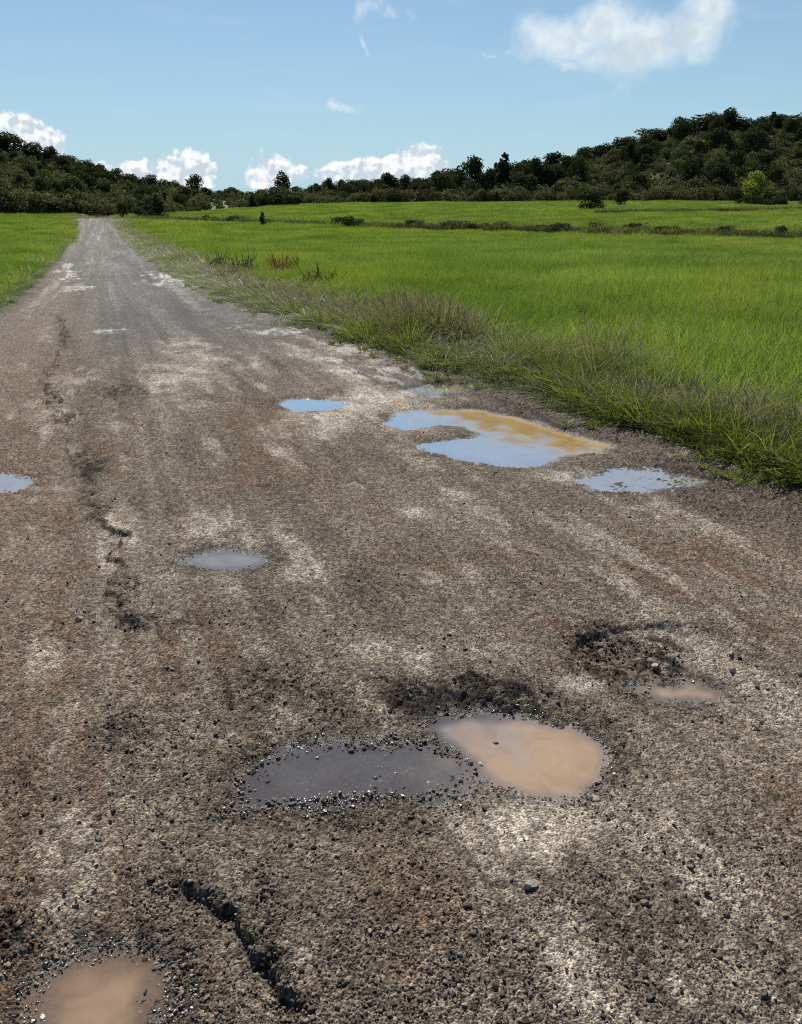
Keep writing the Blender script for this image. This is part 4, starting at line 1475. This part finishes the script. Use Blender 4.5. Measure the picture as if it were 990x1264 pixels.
for px, top, w in [(905, 146, 40), (945, 143, 44), (985, 139, 50), (1025, 140, 50), (822, 155, 30), (795, 158, 46), (765, 168, 34), (740, 176, 30), (722, 182, 30)]:
    plant_px('oak', px, top, w, hill_at(px, .9), sky_label('right hill', px, w, ((780, 'on its left shoulder'), (860, 'left of the broadest tree'), (960, 'right of the broadest tree'), (2000, 'at the photo edge'))), GROUP_RIGHT + ', skyline')
for px, top, w in [(-30, 150, 60), (8, 163, 44), (26, 164, 36), (48, 176, 26), (68, 181, 24), (74, 180, 12), (92, 192, 24), (112, 197, 20), (128, 201, 16), (146, 208, 20), (165, 214, 20), (188, 215, 24), (206, 221, 20), (222, 226, 18), (256, 231, 14)]:
    plant_px('oak', px, top, w, hill_at(px, .93), sky_label('left hill', px, w, ((60, 'on its highest part'), (120, 'just below its highest part'), (180, 'halfway down its slope'), (2000, 'near its low right end'))), GROUP_LEFT + ', skyline')
for px, top, w, kd in [(405, 219, 14, 'oak'), (388, 226, 14, 'oak'), (420, 223, 16, 'oak'), (440, 221, 22, 'oak'), (465, 220, 20, 'oak'), (480, 213, 26, 'oak'), (500, 216, 20, 'oak'), (520, 218, 24, 'oak'), (600, 208, 26, 'oak'), (562, 214, 22, 'oak'), (640, 199, 26, 'oak'),
                       (655, 194, 24, 'oak'), (668, 200, 28, 'oak'), (645, 205, 20, 'oak'), (710, 192, 24, 'oak'), (530, 222, 20, 'oak'), (610, 200, 18, 'pine')]:
    plant_px(kd, px, top, w, hill_at(px, random.uniform(.3, .6)), sky_label('middle row', px, w, ((430, 'at the left end'), (510, 'left of the rounded trees'), (600, 'beside the tallest tree'), (2000, 'right of the ragged pine'))), GROUP_MID)
for px, top, w in [(262, 236, 14), (272, 235, 16), (295, 234, 16), (308, 236, 14), (325, 233, 18), (338, 230, 16), (366, 229, 16), (380, 231, 14), (394, 229, 16)]:
    plant_px('oak', px, top, w, 335 + random.uniform(-15, 10), sky_label('distant gap', px, w, ((285, 'left of the pale field'), (345, 'left of the tall dark tree'), (2000, 'right of the tall dark tree'))), 'trees in the distant gap')

# trees up the slopes
def slope_label(px, t, kind, h):
    size = 'small' if h < 3.0 else ('medium' if h < 4.2 else 'large')
    shape = 'rounded' if kind == 'oak' else 'ragged'
    band = 'low on' if t < .33 else ('halfway up' if t < .66 else 'high on')
    if px < 245:
        where = 'left hill, ' + ('near the photo edge' if px < 60 else ('left of the road end' if px < 150 else 'above the pointed juniper'))
    elif px < 660:
        band = 'at the front of' if t < .33 else ('in the middle of' if t < .66 else 'at the back of')
        where = 'wooded strip, ' + ('left of the tallest tree' if px < 560 else 'right of the tallest tree')
    else:
        where = 'right hill, ' + ('below the dome shaped tree' if px < 740 else ('left of the broadest tree' if px < 840 else ('below the broadest tree' if px < 900 else 'above the lone tree')))
    return '%s %s evergreen %s the %s' % (size, shape, band, where)


random.seed(21)
n_l = n_r = n_m = 0
for i in range(215):
    px = random.uniform(-90, 1090)
    t = random.uniform(.05, .95)
    if 245 < px < 395:
        continue
    if 84 < px < 150 and t < .3:
        continue
    d = hill_at(px, t)
    x, y = spot(px, 250, d)
    if px < 245:
        h, lab, g = random.uniform(2.2, 4.6), 'dark evergreen on the slope of the left hill', GROUP_LEFT + ', slope'
    elif px < 660:
        h, lab, g = random.uniform(3.2, 6.2), 'dark evergreen in the wooded strip beyond the field', GROUP_MID + ', wood'
    else:
        h, lab, g = random.uniform(2.4, 6.0) * (.75 + .5 * t), 'dark evergreen on the slope of the right hill', GROUP_RIGHT + ', slope'
    if 395 < px < 540:
        h = min(h, 4.0)
    kd = 'oak' if random.random() < .9 else 'pine'
    plant(kd, x, y, h * (.8 if kd == 'pine' else 1), random.uniform(.8, 1.25) * (1.7 if kd == 'pine' else 1), slope_label(px, t, kd, h), g)

# bushes along the foot of the hills
for i in range(95):
    px = random.uniform(-60, 1060)
    if 95 < px < 150 or 250 < px < 300:
        continue
    d = hill_at(px, random.uniform(-.02, .05))
    x, y = spot(px, 252, d)
    kd, h = ('bush' if random.random() < .6 else 'scrub'), random.uniform(1.1, 2.6) * (1.2 if px < 240 else 1)
    lab = '%s %s bush at the foot of the %s' % ('low' if h < 1.9 else 'tall', 'dark green' if kd == 'bush' else 'olive grey',
                                                'left hill' if px < 245 else 'trees by the gap' if px < 400 else 'wooded strip' if px < 660 else 'right hill' if px < 925 else 'right hill, beyond the lone tree')
    plant(kd, x, y, h, random.uniform(.8, 1.3), lab, 'bushes along the foot of the hills')

# shrubs of the hedge line between the two fields
for i in range(120):
    px = 225 + (1000 - 225) * random.random()
    a = math.atan2((px - CX) / FPX, CP + (CY - HORIZON) / FPX * SP)
    d = float(itp(np.array([a]), _r0)[0]) + random.uniform(-1.0, 1.0)
    x, y = spot(px, 275, d)
    plant('bush' if i % 2 else 'scrub', x, y, random.choice((.35, .45, .55, .7, .95)) * random.uniform(.85, 1.15), random.uniform(.9, 2.0), 'low scrubby shrub in the hedge line between the two fields', 'shrubs of the hedge line')
for i in range(22):
    px = 905 + 110 * random.random()
    x, y = spot(px, 258, 150 + random.uniform(-2, 2))
    plant('bush', x, y, random.uniform(.9, 1.6), random.uniform(.8, 1.2), 'dark hedge shrub below the lone bright green tree', 'hedge below the lone tree')

# scrub covering the slopes: one mass
random.seed(5)
scrub_coll = protos('scrub', [crown_mesh('scrub_clump', 1460 + i, lobes_round(1480 + i, 8, 1.6, -.1, 1.0, .34), 420, .15, M_SCRUB if i < 4 else M_OAK, .4) for i in range(6)])
X, Y, S, I = [], [], [], []
a_lo, a_hi = -.62, .62
n = 14000
a_ = rng.uniform(a_lo, a_hi, n)
rf, rc = itp(a_, _rf), itp(a_, _rc)
t_ = rng.uniform(-.01, 1.12, n)
r_ = rf + (rc - rf) * t_
Xc, Yc = r_ * np.sin(a_), r_ * np.cos(a_)
x, y = Xc * RGT[0] + Yc * FWD[0], Xc * RGT[1] + Yc * FWD[1]
gap = sst(np.abs(a_ - math.atan2((283 - CX) / FPX, 1.0687)), .034, .022)
k = (rng.uniform(0, 1, n) < (.9 + .5 * fbm(x / 12, y / 12, 201, 3)) * (1 - .96 * gap * (t_ < .9)))
x, y = x[k], y[k]
h = np.clip(np.exp(rng.normal(math.log(1.15), .4, len(x))), .4, 3.0)
wsc = h * rng.uniform(.8, 1.4, len(x))
z = terrain(x, y) - .05
scatter('hill_scrub', np.stack([x, y, z], 1), np.stack([x * 0, x * 0, rng.uniform(0, 6.28, len(x))], 1), np.stack([wsc, wsc, h], 1), rng.integers(0, 6, len(x)), scrub_coll)

# rough grass on the hedge bank
a_ = rng.uniform(-.30, .60, 5200)
r_ = itp(a_, _r0) + rng.normal(0, .9, len(a_))
Xc, Yc = r_ * np.sin(a_), r_ * np.cos(a_)
x, y = Xc * RGT[0] + Yc * FWD[0], Xc * RGT[1] + Yc * FWD[1]
bank = protos('bank_grass', [blades('bank_tuft', 60, .4, .5, .03, .3, .5, 1200 + i, (M_GRASS, M_WEED, M_WEED)[i % 3], 3, .35, .7) for i in range(6)])
tb = np.linspace(742, 1010, 90)
bx, by = np.array([spot(p_, 262 - (p_ - 742) * .018, foot(p_, 262 - (p_ - 742) * .018)) for p_ in tb]).T
kb = rng.integers(0, len(tb), 1100)
x = np.concatenate([x, bx[kb] + rng.normal(0, .5, 1100)])
y = np.concatenate([y, by[kb] + rng.normal(0, .35, 1100)])
scatter('hedge_grass', np.stack([x, y, terrain(x, y)], 1), np.stack([x * 0, x * 0, rng.uniform(0, 6.28, len(x))], 1), rng.uniform(.6, 1.2, len(x)), rng.integers(0, 6, len(x)), bank)


# ------------------------------------------------------------------ plants of the verge that stand out
def verge_plant(px, row, h, label, name, mats, n, lean, w):
    gx, gy = gp(px, row)
    e = bpy.data.objects.new(name, None)
    e.location = (gx, gy, float(terrain(np.array([gx]), np.array([gy]))[0]))
    COL.objects.link(e)
    tag(e, label, 'plant')
    link('stem', blades('stem', n, .28, h, .012, lean, .12, 1300 + int(px), mats[0], 4, .25, .5, (0, 0), .6), e)
    L = lobes_round(1400 + int(px), 9, h * w, .1 * h, .95 * h, .28)
    link('foliage', crown_mesh('foliage', 1500 + int(px), L, 420, .05, mats[1], .2), e)
    return e


verge_plant(352, 349, .6, 'rust red dock plant standing up in the roadside verge', 'dock_plant', (M_RUST, M_RUST), 80, .16, 1.3)
verge_plant(270, 336, .5, 'dark brown stalky weed on the verge left of the rust red dock', 'weed_plant', (M_WEED, M_WEED), 44, .2, 1.4)
verge_plant(395, 364, .55, 'dark brown bushy weed on the verge right of the rust red dock', 'weed_plant', (M_WEED, M_WEED), 30, .35, 1.9)
verge_plant(300, 345, .6, 'tall dark brown weed clump on the verge nearer the far road end', 'weed_plant', (M_WEED, M_WEED), 40, .25, 1.6)
